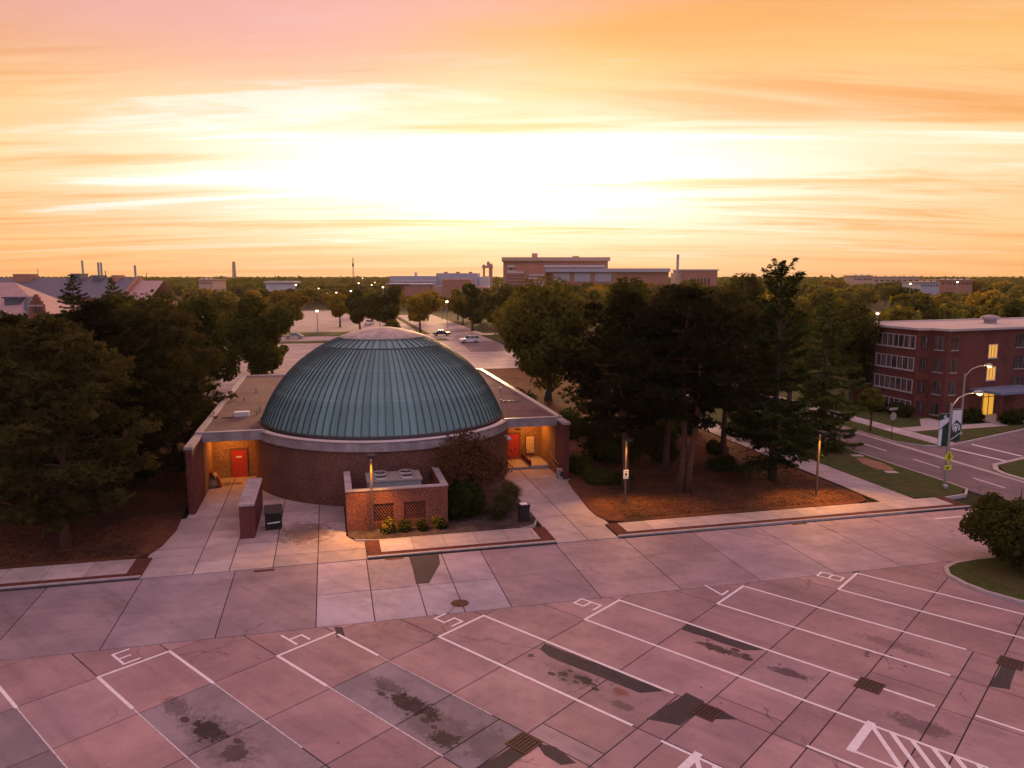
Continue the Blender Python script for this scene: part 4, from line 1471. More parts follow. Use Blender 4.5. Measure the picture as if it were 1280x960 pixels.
MB().quad((.2, -.143, 1.60), (-.05, -.143, 1.56), (-.02, -.143, 1.62), (-.2, -.143, 1.46), (.02, -.143, 1.42), (-.01, -.143, 1.48)).build('arrow', 'black_plastic', ys)

ss = empty('stop_sign', (*XY(49.95, 58.3), .1), TH + R(8), 'grey back of an octagonal sign with a street name plate on a thin post', 'sign')
MB().tube([(0, 0, 0), (0, 0, 2.75)], .035, 6).build('post', 'dark_metal', ss)
oc = [(.40 * math.cos(R(22.5 + 45 * k)), .40 * math.sin(R(22.5 + 45 * k))) for k in range(8)]
mb = MB()
mb.quad(*[(p[0], -.05, 2.2 + p[1]) for p in oc])
mb.quad(*[(p[0], -.04, 2.2 + p[1]) for p in oc[::-1]])
mb.build('plate', 'galvanised', ss)
MB().box(-.5, .5, -.012, .012, 2.76, 3.0).build('name_plate', 'galvanised', ss)


# ================================================================== DORMITORY
dm = empty('dormitory', (*XY(60.4, 66.0), 0), TH, 'four storey dark red brick dormitory with white framed window bands and a blue canopy', 'building')
# local frame: origin at street (60.4, 66.0)
DH = 9.35
fp = [(0.5, 10.2), (0.9, 8.3), (0.0, 8.1), (0.0, 1.6), (1.5, 1.55), (1.95, -.35), (34, 4.2), (34, 16.5), (0.5, 12.0)]
MB().prism(fp[::-1], -.1, DH).build('wall', 'brick_dark', dm)
MB().prism(inset(fp[::-1], .35), DH + .001, DH + .12).build('roof', 'dorm_roof', dm)
cop = MB()
outer = inset(fp[::-1], -.06)
inner = inset(fp[::-1], .30)
for i in range(len(fp)):
    j = (i + 1) % len(fp)
    cop.quad((*outer[i], DH + .25), (*outer[j], DH + .25), (*inner[j], DH + .25), (*inner[i], DH + .25))
    cop.quad((*outer[i], DH + .002), (*outer[j], DH + .002), (*outer[j], DH + .25), (*outer[i], DH + .25))
    cop.quad((*inner[j], DH + .002), (*inner[i], DH + .002), (*inner[i], DH + .25), (*inner[j], DH + .25))
cop.build('roof_coping', 'coping_metal', dm)


def dwin(p0, p1, s0, s1, z0, z1, panes=2, lit=False, frame='window_frame', sill=True, off=.0):
    """window on the wall running from p0 to p1; s0..s1 measured along it"""
    d = Vector((p1[0] - p0[0], p1[1] - p0[1])).normalized()
    ang = math.atan2(d.y, d.x)
    o = Vector(p0) + d * s0
    w = s1 - s0
    r = empty('window', (o.x, o.y, 0), ang)
    r.parent = dm
    fr = MB()
    t = .07
    fr.box(0, w, -.06, .02, z0, z0 + t).box(0, w, -.06, .02, z1 - t, z1).box(0, t, -.06, .02, z0 + t, z1 - t).box(w - t, w, -.06, .02, z0 + t, z1 - t)
    for k in range(1, panes):
        x = w * k / panes
        fr.box(x - t / 2, x + t / 2, -.055, .02, z0 + t, z1 - t)
    fr.build('frame', frame, r)
    for k in range(panes):
        a, b = w * k / panes + t * .4, w * (k + 1) / panes - t * .4
        MB().box(a, b, -.02, -.008, z0 + t * .5, z1 - t * .5).build('pane', 'lit_window' if lit else 'glass', r)
    if sill:
        MB().box(-.06, w + .06, -.12, .0, z0 - .09, z0 - .001).build('sill', 'limestone', r)
    return r


rows = [(7.35, 8.75), (5.0, 6.4), (2.65, 4.05), (.45, 1.75)]
for k, (a, b) in enumerate(rows):
    # facade towards the road runs down in local y; direction so that the outside is on -y of the local frame
    dwin((0.5, 10.2), (0.9, 8.3), .35, 1.45, a, b, 2, frame='bronze_metal')
    dwin((0.0, 8.1), (0.0, 1.6), .35, 6.15, a, b, 7)
    dwin((0.0, 1.6), (1.5, 1.55), .35, 1.2, a, b, 1, frame='dark_metal', sill=False)
    dwin((1.5, 1.55), (1.95, -.35), .55, 1.55, a, b, 2, frame='bronze_metal')
    dwin((1.95, -.35), (34, 4.2), .45, 1.45, a, b, 2, frame='bronze_metal')
    for q, s0 in enumerate((10.2, 13.0, 17.5, 20.5)):
        if k < 3 or q > 1:
            dwin((1.95, -.35), (34, 4.2), s0, s0 + 1.7, a, b, 2, frame='dark_metal')
dwin((1.95, -.35), (34, 4.2), 6.0, 7.4, 6.3, 7.8, 3, True)
dwin((1.95, -.35), (34, 4.2), 6.0, 7.4, 3.9, 5.4, 3, True)
# entrance: lit glazed door under the canopy
dd = Vector((32.05, 4.55)).normalized()
er = empty('entrance', (1.95 + dd.x * 4.9, -.35 + dd.y * 4.9, 0), math.atan2(dd.y, dd.x))
er.parent = dm
MB().box(0.9, 2.6, -.05, .02, .1, 2.75).build('lit_glazing', 'lit_window', er)
fr = MB()
for x in (.86, 1.7, 2.56):
    fr.box(x, x + .08, -.09, -.051, .1, 2.75)
fr.box(.86, 2.64, -.09, -.051, 2.1, 2.18)
fr.build('door_frame', 'bronze_metal', er)
MB().box(-1.3, 6.4, -3.6, -.02, 2.95, 3.2).build('canopy', 'canopy_blue', er)
for x in (-.9, 5.9):
    MB().box(x, x + .3, -3.3, -3.0, .05, 2.949).build('canopy_post', 'brick_dark', er)
MB().box(-2.0, 7.5, -4.2, -.02, .05, .2).build('entrance_step', 'curb_concrete', er)
light('entrance_lamp', 'POINT', (1.7, -1.6, 2.6), (1.0, .60, .12), 20, er, shadow_soft_size=.15)
rv = empty('roof_vent', (15.5, 8.0, DH + .12), 0)
rv.parent = dm
MB().lathe([(.7, 0), (.7, .5), (1.0, .5), (1.0, .8), (.3, 1.0), (.01, 1.02)], seg=14).build('vent_cap', 'limestone', rv)


# ================================================================== DISTANT BUILDINGS
def at(px, py, Y):
    """world point at distance Y seen along this azimuth and elevation (survey readings)"""
    c, s = math.cos(math.atan(135 / 950)), math.sin(math.atan(135 / 950))
    x, y = (px - 640) / 950, (480 - py) / 950
    d = (x, c + y * s, -s + y * c)
    t = Y / d[1]
    return (d[0] * t, Y, 15 + d[2] * t)


def block(root, px0, px1, ytop, ybot, Y, depth, material, name='wall', origin=(0, 0)):
    a, b = at(px0, ytop, Y), at(px1, ytop, Y)
    zb = at(px0, ybot, Y)[2] if ybot is not None else -.2
    return MB().box(a[0] - origin[0], b[0] - origin[0], Y - origin[1], Y + depth - origin[1], zb, a[2]).build(name, material, root)


def strip_windows(root, px0, px1, y0, y1, Y, n, origin, material='glass', proud=.05):
    a, b = at(px0, y0, Y), at(px1, y1, Y)
    w = (b[0] - a[0]) / n
    for i in range(n):
        MB().box(a[0] - origin[0] + w * (i + .18), a[0] - origin[0] + w * (i + .82), Y - proud - origin[1], Y + .02 - origin[1], b[2], a[2]).build('window', material, root)


def far_building(name, px, Y, label, cat='building', group=None):
    p = at(px, 345, Y)
    return empty(name, (p[0], Y, 0), 0, label, cat, group), (p[0], Y)


# large hall with a long flat roof
r, o = far_building('lecture_hall', 690, 520, 'huge tan brick hall on the skyline with a long overhanging flat roof')
block(r, 629, 760, 326, None, 520, 40, 'far_brick', 'wall', o)
block(r, 627, 763, 321.5, 326, 518, 44, 'far_tan', 'roof_slab', o)
block(r, 634, 756, 331.5, 334, 519.5, .6, 'far_pale', 'stone_band', o)
block(r, 634, 756, 338, 341, 519.5, .6, 'far_pale', 'stone_band', o)
strip_windows(r, 636, 754, 334.6, 337.4, 519.9, 22, o)
block(r, 665, 672, 316.5, 321.4, 530, 6, 'far_tan', 'penthouse', o)
block(r, 716, 724, 320, 321.4, 530, 6, 'far_tan', 'penthouse', o)
r, o = far_building('brick_block', 655, 470, 'square red brick block with rows of small windows before the huge hall')
block(r, 632, 656, 341, None, 470, 22, 'far_brick', 'wall', o)
block(r, 656, 682, 339, None, 472, 22, 'far_brick', 'wall', o)
block(r, 644, 680, 331, 339, 476, 16, 'far_brick', 'upper_wall', o)
for k in range(4):
    strip_windows(r, 633, 655, 343.2 + k * 4, 345.6 + k * 4, 470, 9, o)
    block(r, 661, 680, 343 + k * 4.2, 344.6 + k * 4.2, 471.6, .5, 'far_pale', 'window_band', o)
r, o = far_building('long_pavilion', 770, 500, 'long low brick pavilion with a thin grey roof right of the huge hall')
block(r, 690, 836, 340, None, 500, 30, 'far_brick', 'wall', o)
block(r, 682, 838, 335.5, 340, 498, 34, 'far_grey', 'roof_slab', o)
for k in range(3):
    block(r, 692 + k * 26, 712 + k * 26, 341.5, 352, 499.6, .5, 'far_grey', 'glazed_bay', o)
r, o = far_building('brick_plant_building', 872, 430, 'dark red brick plant building with a slim green stack at its corner')
block(r, 853, 897, 338, None, 430, 24, 'far_brick', 'wall', o)
block(r, 852, 899, 336.6, 338, 429.6, 25, 'far_pale', 'roof_edge', o)
block(r, 845, 853, 341, None, 432, 14, 'far_tan', 'stair_tower', o)
strip_windows(r, 862, 888, 348, 356, 430, 6, o)
p = at(847.5, 318, 436)
MB().tube([(p[0] - o[0], 6, 10), (p[0] - o[0], 6, p[2] - 6), (p[0] - o[0], 6, p[2])], [.8, .75, .8], 10).build('stack', 'far_grey', r)
# grey sheds and brick fronts in the middle
r, o = far_building('grey_laboratory', 545, 430, 'pale grey metal clad laboratory block with vents on its stepped roof')
block(r, 487, 546, 345, None, 430, 30, 'far_grey', 'wall', o)
block(r, 545, 597, 341.5, None, 432, 34, 'far_grey', 'tall_wall', o)
block(r, 598, 611, 346, None, 434, 20, 'far_pale', 'stair_tower', o)
block(r, 490, 545, 350.5, 352, 429.7, .4, 'far_pale', 'cladding_joint', o)
for px in (555, 570, 586):
    block(r, px, px + 4, 339.7, 341.4, 440, 5, 'far_brick', 'roof_vent', o)
block(r, 518, 521, 340.5, 345, 436, 2, 'far_pale', 'flue', o)
for px in (505, 523, 534):
    block(r, px, px + 3, 351, 355, 429.8, .3, 'far_brick', 'vent_panel', o)
r, o = far_building('brick_theatre', 572, 395, 'windowless red brick theatre block in front of the grey laboratory')
block(r, 553, 589, 349, None, 395, 24, 'far_brick', 'wall', o)
block(r, 589, 612, 359, None, 398, 20, 'far_brick', 'low_wing', o)
block(r, 540, 553, 358, None, 398, 20, 'far_tan', 'low_wing', o)
strip_windows(r, 592, 611, 362, 366, 398, 6, o, 'far_pale')
block(r, 566, 577, 362, 367, 394.8, .3, 'far_tan', 'wall_panel', o)
r, o = far_building('brick_annex', 505, 400, 'low brick annex with a pale roof line before the grey laboratory')
block(r, 484, 507, 355.5, None, 400, 18, 'far_brick', 'wall', o)
block(r, 505, 539, 357, None, 396, 18, 'far_brick', 'wall', o)
block(r, 482, 540, 354.4, 355.6, 395.5, 23, 'far_grey', 'roof', o)
# twin legged tower
r, o = far_building('concrete_tower', 609, 560, 'open concrete tower with two legs on the skyline beside the huge hall', 'tower')
block(r, 603.5, 606, 330.5, None, 560, 4, 'far_tan', 'leg', o)
block(r, 611, 615.5, 329.5, None, 560, 4, 'far_tan', 'leg', o)
block(r, 602.5, 616, 332, 335, 559.5, 5, 'far_tan', 'cross_beam', o)
block(r, 608.5, 612, 327, 332, 560.5, 3, 'far_tan', 'top_cap', o)
r, o = far_building('white_greenhouse', 348, 420, 'long low white shed among the far trees behind the back lot')
block(r, 332, 365, 353.5, None, 420, 12, 'far_pale', 'wall', o)
block(r, 330, 367, 351.5, 353.5, 419, 14, 'far_pale', 'roof', o)
# left: long slate roofed hall and gabled brick house
r, o = far_building('slate_roofed_hall', 75, 250, 'long hall with a great slate blue roof and brick end gable behind the pines')
a, b = at(-60, 349, 250), at(150, 349, 250)
zr, ze, ya, yb = at(0, 347.5, 262)[2], at(0, 372, 250)[2], -2, 26
x0, x1 = a[0] - o[0], b[0] - o[0]
MB().quad((x0, ya, ze), (x1, ya, ze), (x1 + 0, 12, zr), (x0, 12, zr)).quad((x1, yb, ze), (x0, yb, ze), (x0, 12, zr), (x1, 12, zr)).build('roof', 'slate', r)
MB().box(x0, x1, 0, 24, -.2, ze - .02).build('wall', 'far_brick', r)
MB().quad((x1 + .05, -1, ze), (x1 + .05, 25, ze), (x1 + .05, 12, zr + .8)).quad((x1 + .6, 25, ze), (x1 + .6, -1, ze), (x1 + .6, 12, zr + .8)).quad((x1 + .05, -1, ze), (x1 + .05, 12, zr + .8), (x1 + .6, 12, zr + .8), (x1 + .6, -1, ze)).quad((x1 + .05, 12, zr + .8), (x1 + .05, 25, ze), (x1 + .6, 25, ze), (x1 + .6, 12, zr + .8)).build('gable', 'far_brick', r)
MB().box(x1 + .6, x1 + 8.5, 1, 22, -.2, ze - 1).build('end_wing', 'far_brick', r)
MB().quad((x1 + .6, 0, ze - .9), (x1 + 8.8, 0, ze - .9), (x1 + 8.8, 12, zr - .9), (x1 + .6, 12, zr - .9)).quad((x1 + 8.8, 23, ze - .9), (x1 + .6, 23, ze - .9), (x1 + .6, 12, zr - .9), (x1 + 8.8, 12, zr - .9)).build('end_roof', 'clay_roof', r)
for (pa, pb, yt, nm, mt) in ((94, 106, 342, 'vent_house', 'slate'), (121, 130, 344, 'vent_house', 'slate'), (23, 43, 342.5, 'penthouse', 'far_brick'), (145, 152, 344, 'chimney', 'far_brick')):
    q0, q1 = at(pa, yt, 262), at(pb, yt, 262)
    MB().box(q0[0] - o[0], q1[0] - o[0], 9, 14, zr - 2, q0[2]).build(nm, mt, r)
for (px, yt, rad) in ((102.5, 325.5, .32), (122.5, 328, .34), (126, 328, .34), (168.5, 331.5, .36), (131.5, 338, .12), (47, 336, .08), (183, 341, .1)):
    q = at(px, yt, 262)
    MB().tube([(q[0] - o[0], 12, zr - 2), (q[0] - o[0], 12, q[2])], rad, 10).build('exhaust_stack', 'galvanised' if rad > .3 else 'dark_metal', r)
r, o = far_building('gabled_brick_house', 25, 150, 'brick hall with a pale pink tiled roof, dark dormer and stepped gable')
q = lambda px, py, Y: (at(px, py, Y)[0] - o[0], Y - o[1], at(px, py, Y)[2])
e0, e1 = q(-30, 397, 146), q(62, 393, 146)
g0, g1 = q(-30, 353, 155), q(18, 353, 155)
MB().quad(e0, e1, g1, g0).quad((e1[0], e1[1], e1[2]), (e1[0] - 2, 13, e1[2]), (g1[0], 5, g1[2])).build('roof', 'clay_roof', r)
MB().box(e0[0], e1[0] - .3, -3.4, 12, -.2, e1[2] - .15).build('wall', 'brick_red', r)
MB().box(e0[0] - .1, e1[0] + .1, -4.3, -3.39, e1[2] - .7, e1[2] - .16).build('cornice', 'limestone', r)
d0, d1, dt = q(7, 385, 149), q(26, 385, 149), q(7, 371, 149)
dz = dt[2]
dr = MB().box(d0[0], d1[0], -1.2, 6, d0[2] - .4, dz - .3).build('dormer', 'slate', r)
MB().box(d0[0] - .25, d1[0] + .25, -1.6, 6.4, dz - .29, dz).build('dormer_roof', 'slate', dr)
s0, s1 = q(38, 393, 145), q(55, 393, 145)
sg = MB()
for k, (f0, f1, yt) in enumerate(((0, 1, 380), (.12, .88, 376), (.28, .72, 371.5), (.42, .58, 368))):
    zt = q(40, yt, 145)[2]
    zb = -.2 if k == 0 else q(40, (380, 376, 371.5)[k - 1], 145)[2] + .001
    sg.box(s0[0] + (s1[0] - s0[0]) * f0, s0[0] + (s1[0] - s0[0]) * f1, -5.2, -4.4, zb, zt)
sg.build('stepped_gable', 'brick_red', r)
MB().box(s0[0] - .1, s1[0] + .1, -5.35, -5.21, q(40, 381, 145)[2] - .3, q(40, 381, 145)[2]).build('stone_band', 'limestone', r)
MB().quad(q(29, 386, 146), q(37, 393, 145), q(47, 369, 147), q(31, 372, 152)).build('gable_roof', 'slate', r)
strip_windows(r, 2, 36, 400, 412, 146.5, 6, o)
strip_windows(r, 40, 53, 384, 392, 144.7, 2, o)
# skyline pieces on the right
for (nm, p0, p1, yt, Y, mt, lb) in (('white_block', 1067, 1091, 345.2, 520, 'far_tan', 'pale flat roofed block on the right skyline above the woods'),
                                    ('long_low_block', 1091, 1150, 346.6, 560, 'far_tan', 'long low tan block beside the pale skyline block'),
                                    ('grey_block', 1150, 1174, 353, 330, 'far_grey', 'blue grey block half hidden in the woods behind the dormitory'),
                                    ('brick_terrace', 1176, 1216, 350.5, 350, 'far_brick', 'low brick block with white roof vents in the woods behind the dormitory'),
                                    ('small_brick_block', 248, 266, 350, 330, 'far_tan', 'small tan block in the trees behind the slate roofed hall')):
    r, o = far_building(nm, (p0 + p1) / 2, Y, lb)
    block(r, p0, p1, yt, None, Y, 15, mt, 'wall', o)
    block(r, p0 - .6, p1 + .6, yt - 1, yt, Y - .5, 16, 'far_tan', 'roof_edge', o)
    n = 5 if p1 - p0 > 30 else 3
    for k in range(n):
        px = p0 + (p1 - p0) * (k + .3) / n
        block(r, px, px + 1.6, yt - 2.2, yt - 1, Y + 4, 2, 'far_pale', 'roof_vent', o)
    strip_windows(r, p0 + 1, p1 - 1, yt + 3, yt + 5, Y, n + 3, o)
# chimney and mast on the skyline
p = at(292, 327, 700)
t = tag(MB().tube([(0, 0, -1), (0, 0, 15), (0, 0, p[2])], [2.0, 1.8, 1.4], 12).build('smokestack', 'far_tan', loc=(p[0], p[1], 0)), 'tall tapering pale smokestack alone on the skyline', 'smokestack')
p = at(441, 322, 600)
ms = empty('radio_mast', (p[0], p[1], 0), 0, 'thin lattice radio mast on the skyline above the back lot', 'mast')
mb = MB()
for k in range(3):
    a = 2 * math.pi * k / 3
    mb.tube([(.8 * math.cos(a), .8 * math.sin(a), 0), (.35 * math.cos(a), .35 * math.sin(a), p[2])], .10, 4)
for k in range(16):
    z = p[2] * k / 16
    rr = .8 - .45 * k / 16
    for q_ in range(3):
        a, b = 2 * math.pi * q_ / 3, 2 * math.pi * (q_ + 1) / 3
        mb.tube([(rr * math.cos(a), rr * math.sin(a), z), (rr * math.cos(b), rr * math.sin(b), z + p[2] / 16)], .06, 3, False)
mb.build('lattice', 'dark_metal', ms)
MB().box(-.6, .6, -.6, .6, p[2] - 7, p[2] - 4.5).build('antenna_drum', 'dark_metal', ms)


# ================================================================== VEGETATION
def leaf_mesh(name, C, N, size, aspect, rs, material, droop=None):
    """one small diamond face per leaf; C centres, N facing"""
    n = len(C)
    N = N / (np.linalg.norm(N, axis=1, keepdims=True) + 1e-9)
    A = rs.normal(size=(n, 3))
    if droop is not None:
        A = A * .45 + droop
    A -= N * (A * N).sum(1, keepdims=True)
    A /= np.linalg.norm(A, axis=1, keepdims=True) + 1e-9
    B = np.cross(N, A)
    s = (size * rs.uniform(.6, 1.4, (n, 1)))
    V = np.empty((n, 4, 3))
    V[:, 0] = C - A * s
    V[:, 1] = C + B * s * aspect + N * s * .12
    V[:, 2] = C + A * s
    V[:, 3] = C - B * s * aspect + N * s * .12
    me = bpy.data.meshes.new(name)
    me.vertices.add(n * 4)
    me.vertices.foreach_set('co', V.ravel())
    me.loops.add(n * 4)
    me.loops.foreach_set('vertex_index', np.arange(n * 4, dtype=np.int32))
    me.polygons.add(n)
    me.polygons.foreach_set('loop_start', np.arange(0, n * 4, 4, dtype=np.int32))
    me.polygons.foreach_set('loop_total', np.full(n, 4, dtype=np.int32))
    me.update()
    me.validate()
    me.materials.append(M[material])
    return me


def mesh_obj(name, me, parent=None):
    o = bpy.data.objects.new(name, me)
    col.objects.link(o)
    if parent is not None:
        o.parent = parent
    return o


def unit(rs, n):
    v = rs.normal(size=(n, 3))
    return v / np.linalg.norm(v, axis=1, keepdims=True)


def broadleaf(seed, h, w, n, leaf, material, clear=.22, lobes=22, top=1.0, gap=.25):
    """returns (crown mesh, trunk mesh) of a round headed tree"""
    rs = np.random.RandomState(seed)
    zc, rz, rx = h * (clear + 1) / 2 + .02 * h, h * (1 - clear) / 2, w / 2
    L = []
    tries = 0
    while len(L) < lobes and tries < 4000:
        tries += 1
        d = unit(rs, 1)[0]
        f = rs.uniform(.25, .78)
        p = np.array([d[0] * rx * f, d[1] * rx * f, zc + d[2] * rz * f])
        r = rs.uniform(.26, .42) * min(rx, rz) * (1.15 - .3 * f)
        if p[2] - r < h * clear * .8:
            continue
        L.append((p, r))
    tot = sum(r * r for _, r in L)
    C, N = [], []
    for (p, r) in L:
        k = int(n * r * r / tot)
        d = unit(rs, k)
        # bunch the leaves into sprays
        sp = unit(rs, max(6, k // 28))
        d = .55 * d + .62 * sp[rs.randint(0, len(sp), k)]
        d /= np.linalg.norm(d, axis=1, keepdims=True)
        rad = r * rs.uniform(.62, 1.13, (k, 1)) * np.array([1, 1, .82])
        C.append(p + d * rad)
        N.append(d + rs.normal(size=(k, 3)) * .55 + np.array([0, 0, .25]))
    C, N = np.concatenate(C), np.concatenate(N)
    hole = np.sin(C[:, 0] * 7 / w * 3 + seed) * np.sin(C[:, 1] * 6 / w * 3 + 2) * np.sin(C[:, 2] * 8 / h * 3 + 1)
    keep = (hole < .42) | (rs.uniform(size=len(C)) > gap * 2.2)
    C, N = C[keep], N[keep]
    crown = leaf_mesh('crown', C, N, leaf, .62, rs, material)
    mb = MB()
    tr = h * .022
    mb.tube([(0, 0, -.15), (0, 0, h * .05), (tr * .5, 0, h * clear), (-tr * .4, tr * .3, zc), (0, 0, h * .86)], [tr * 1.7, tr * 1.15, tr * .95, tr * .6, tr * .15], 7)
    order = sorted(range(len(L)), key=lambda i: L[i][0][2])
    for i in order[:14]:
        p = L[i][0]
        z0 = h * clear * .9 + (p[2] - h * clear) * .35
        mid = (p[0] * .5, p[1] * .5, z0 + (p[2] - z0) * .45)
        mb.tube([(0, 0, z0), mid, tuple(p)], [tr * .5, tr * .32, tr * .1], 5, False)
    trunk = mb.mesh('trunk', True)
    trunk.materials.append(M['bark'])
    return crown, trunk


def pine(seed, h, w, n, leaf, clear=.35, material='needles', lean=0.0):
    """tall pine: bare lower trunk, tiers of flat foliage pads on spreading limbs"""
    rs = np.random.RandomState(seed)
    mb = MB()
    tr = h * .019
    axis = lambda z: np.array([lean * z + .12 * math.sin(z * .5 + seed), .1 * math.cos(z * .4 + seed), z])
    zs = np.linspace(-.15, h * .97, 9)
    mb.tube([tuple(axis(z)) for z in zs], [tr * (1.35 if i == 0 else 1.05 - .95 * i / 8) for i in range(9)], 9)
    C, N, D = [], [], []
    z = h * clear
    pads = []
    while z < h * .985:
        f = (z / h - clear) / (1 - clear)
        reach = w / 2 * (math.sin(math.pi * min(1, (f * .80 + .22))) ** .75) * (1 if f < .85 else .75)
        k = rs.randint(3, 6) if f < .85 else 3
        a0 = rs.uniform(0, 6.28)
        for i in range(k):
            a = a0 + 6.283 * i / k + rs.uniform(-.4, .4)
            L = reach * rs.uniform(.55, 1.12)
            rise = L * (rs.uniform(-.05, .30) + .35 * f)
            b = axis(z)
            tip = b + np.array([math.cos(a) * L, math.sin(a) * L, rise])
            mid = b + np.array([math.cos(a) * L * .5, math.sin(a) * L * .5, rise * .25 - .04 * L])
            mb.tube([tuple(b), tuple(mid), tuple(tip)], [tr * .32, tr * .2, tr * .05], 5, False)
            for q in range(max(2, int(L * 1.6))):
                s = rs.uniform(.38, 1.05)
                c = b + (mid - b) * min(1, s * 2) if s < .5 else mid + (tip - mid) * (s * 2 - 1)
                c = c + rs.normal(size=3) * np.array([.42, .42, .12]) * (.4 + .12 * L)
                pads.append((c, rs.uniform(.55, 1.1) * (.5 + .15 * w / 2)))
            pads.append((tip, rs.uniform(.45, .8) * (.45 + .12 * w / 2)))
        z += h * rs.uniform(.035, .06)
    tot = sum(r * r for _, r in pads)
    for (c, r) in pads:
        k = max(12, int(n * r * r / tot))
        # tufts of needles on a flattened pad
        m = max(3, k // 9)
        d = unit(rs, m) * rs.uniform(.3, 1.0, (m, 1)) * np.array([r, r, r * .40])
        ids = rs.randint(0, m, k)
        nd = unit(rs, k) * np.array([1, 1, .8]) + np.array([0, 0, .55])
        nd /= np.linalg.norm(nd, axis=1, keepdims=True)
        C.append(c + d[ids] + nd * leaf * .8)
        D.append(nd)
        N.append(np.cross(nd, unit(rs, k)))
    C, N, D = np.concatenate(C), np.concatenate(N), np.concatenate(D)
    crown = leaf_mesh('crown', C, N, leaf, .26, rs, material, droop=D * 2)
    trunk = mb.mesh('trunk', True)
    trunk.materials.append(M['bark_pine'])
    return crown, trunk


def spruce(seed, h, w, n, leaf, material='needles_green', clear=.10, ragged=.3, power=.72, lift=.75):
    """conical conifer with drooping layered boughs and an open spiky top"""
    rs = np.random.RandomState(seed)
    mb = MB()
    tr = h * .017
    mb.tube([(0, 0, -.15), (0, 0, h * .3), (0.05, 0, h * .7), (0, 0, h)], [tr * 1.4, tr, tr * .5, tr * .06], 8)
    C, N, D = [], [], []
    z = h * clear
    boughs = []
    while z < h * .99:
        f = (z / h - clear) / (1 - clear)
        reach = w / 2 * (1 - f) ** power * (.75 + .25 * math.sin(min(1, f * 4) * math.pi / 2)) + .15
        k = rs.randint(4, 7)
        a0 = rs.uniform(0, 6.28)
        for i in range(k):
            if rs.uniform() < ragged * .5:
                continue
            a = a0 + 6.283 * i / k + rs.uniform(-.35, .35)
            L = reach * rs.uniform(1 - ragged, 1.12)
            drop = L * (-.30 + lift * f ** 2) + rs.uniform(-.1, .1)
            boughs.append((z, a, L, drop))
            mb.tube([(0, 0, z), (math.cos(a) * L * .6, math.sin(a) * L * .6, z + drop * .75), (math.cos(a) * L, math.sin(a) * L, z + drop * .9 + .08 * L)], [tr * .22, tr * .13, tr * .03], 4, False)
        z += h * rs.uniform(.026, .042)
    tot = sum(b[2] ** 1.5 for b in boughs)
    for (z, a, L, drop) in boughs:
        k = max(14, int(n * L ** 1.5 / tot))
        s = rs.uniform(.12, 1.0, k) ** .75
        side = rs.normal(size=k) * .30 * L * (1.12 - s) * .9 + rs.normal(size=k) * .06
        x = np.cos(a) * L * s - np.sin(a) * side
        y = np.sin(a) * L * s + np.cos(a) * side
        zz = z + drop * np.minimum(1, s * 1.25) * .9 + np.maximum(0, s - .6) * .3 * L + rs.normal(size=k) * .06 - np.abs(side) * .25 - rs.uniform(0, .22, k) * .4
        C.append(np.stack([x, y, zz], 1))
        nd = np.stack([np.cos(a) + rs.normal(size=k) * .6, np.sin(a) + rs.normal(size=k) * .6, rs.normal(size=k) * .4 - .15 + f * 0], 1)
        D.append(nd)
        N.append(np.stack([rs.normal(size=k) * .5, rs.normal(size=k) * .5, np.ones(k)], 1))
    C, N, D = np.concatenate(C), np.concatenate(N), np.concatenate(D)
    crown = leaf_mesh('crown', C, N, leaf, .34, rs, material, droop=D * 1.6)
    trunk = mb.mesh('trunk', True)
    trunk.materials.append(M['bark'])
    return crown, trunk


def plant(name, meshes, x, y, label, cat='tree', group=None, s=1.0, rz=0.0, z=0.08, sz=None):
    r = empty(name, (x, y, z), rz, label, cat, group)
    r.scale = (s, s, sz if sz else s)
    mesh_obj('crown', meshes[0], r)
    mesh_obj('trunk', meshes[1], r)
    return r


# ---- pines left of the building
PA = pine(11, 12.8, 9.5, 42000, .19, .14)
PB = pine(12, 13.2, 9.0, 42000, .19, .16, lean=.01)
PC = pine(13, 12.4, 10.0, 42000, .19, .10)
PD = pine(21, 14.0, 9.6, 36000, .19, .34)
PE = pine(22, 13.6, 9.4, 36000, .19, .38, lean=-.012)
L_ = [(PA, -24.7, 40.6, 0.3, 1.0, 'dark pine with a bare trunk standing beside the sidewalk left of the planetarium'),
      (PB, -25.5, 46.6, 1.9, 1.0, 'dark pine set one row back from the sidewalk beside the left wing wall'),
      (PC, -27.0, 54.0, 3.1, 1.0, 'wide dark pine growing beside the left wing wall of the planetarium'),
      (PB, -33.5, 43.5, 4.0, .90, 'dark pine at the driveway edge beyond the sidewalk pine'),
      (PA, -34.0, 51.5, 2.2, .97, 'dark pine in the middle of the left grove'),
      (PC, -35.5, 60.0, 5.2, .95, 'dark pine at the back of the left grove toward the gabled house'),
      (PA, -28.5, 62.5, 4.4, .96, 'dark pine at the back of the left grove beside the roof edge'),
      (PC, -42.0, 49.0, 1.1, .86, 'dark pine at the outer edge of the left grove'),
      (PB, -43.0, 58.0, .4, .84, 'dark pine at the outer back corner of the left grove')]
for (ms_, x, y, rz, s, lb) in L_:
    plant('pine_tree', ms_, x, y, lb, 'tree', 'pines left of the planetarium', s, rz)
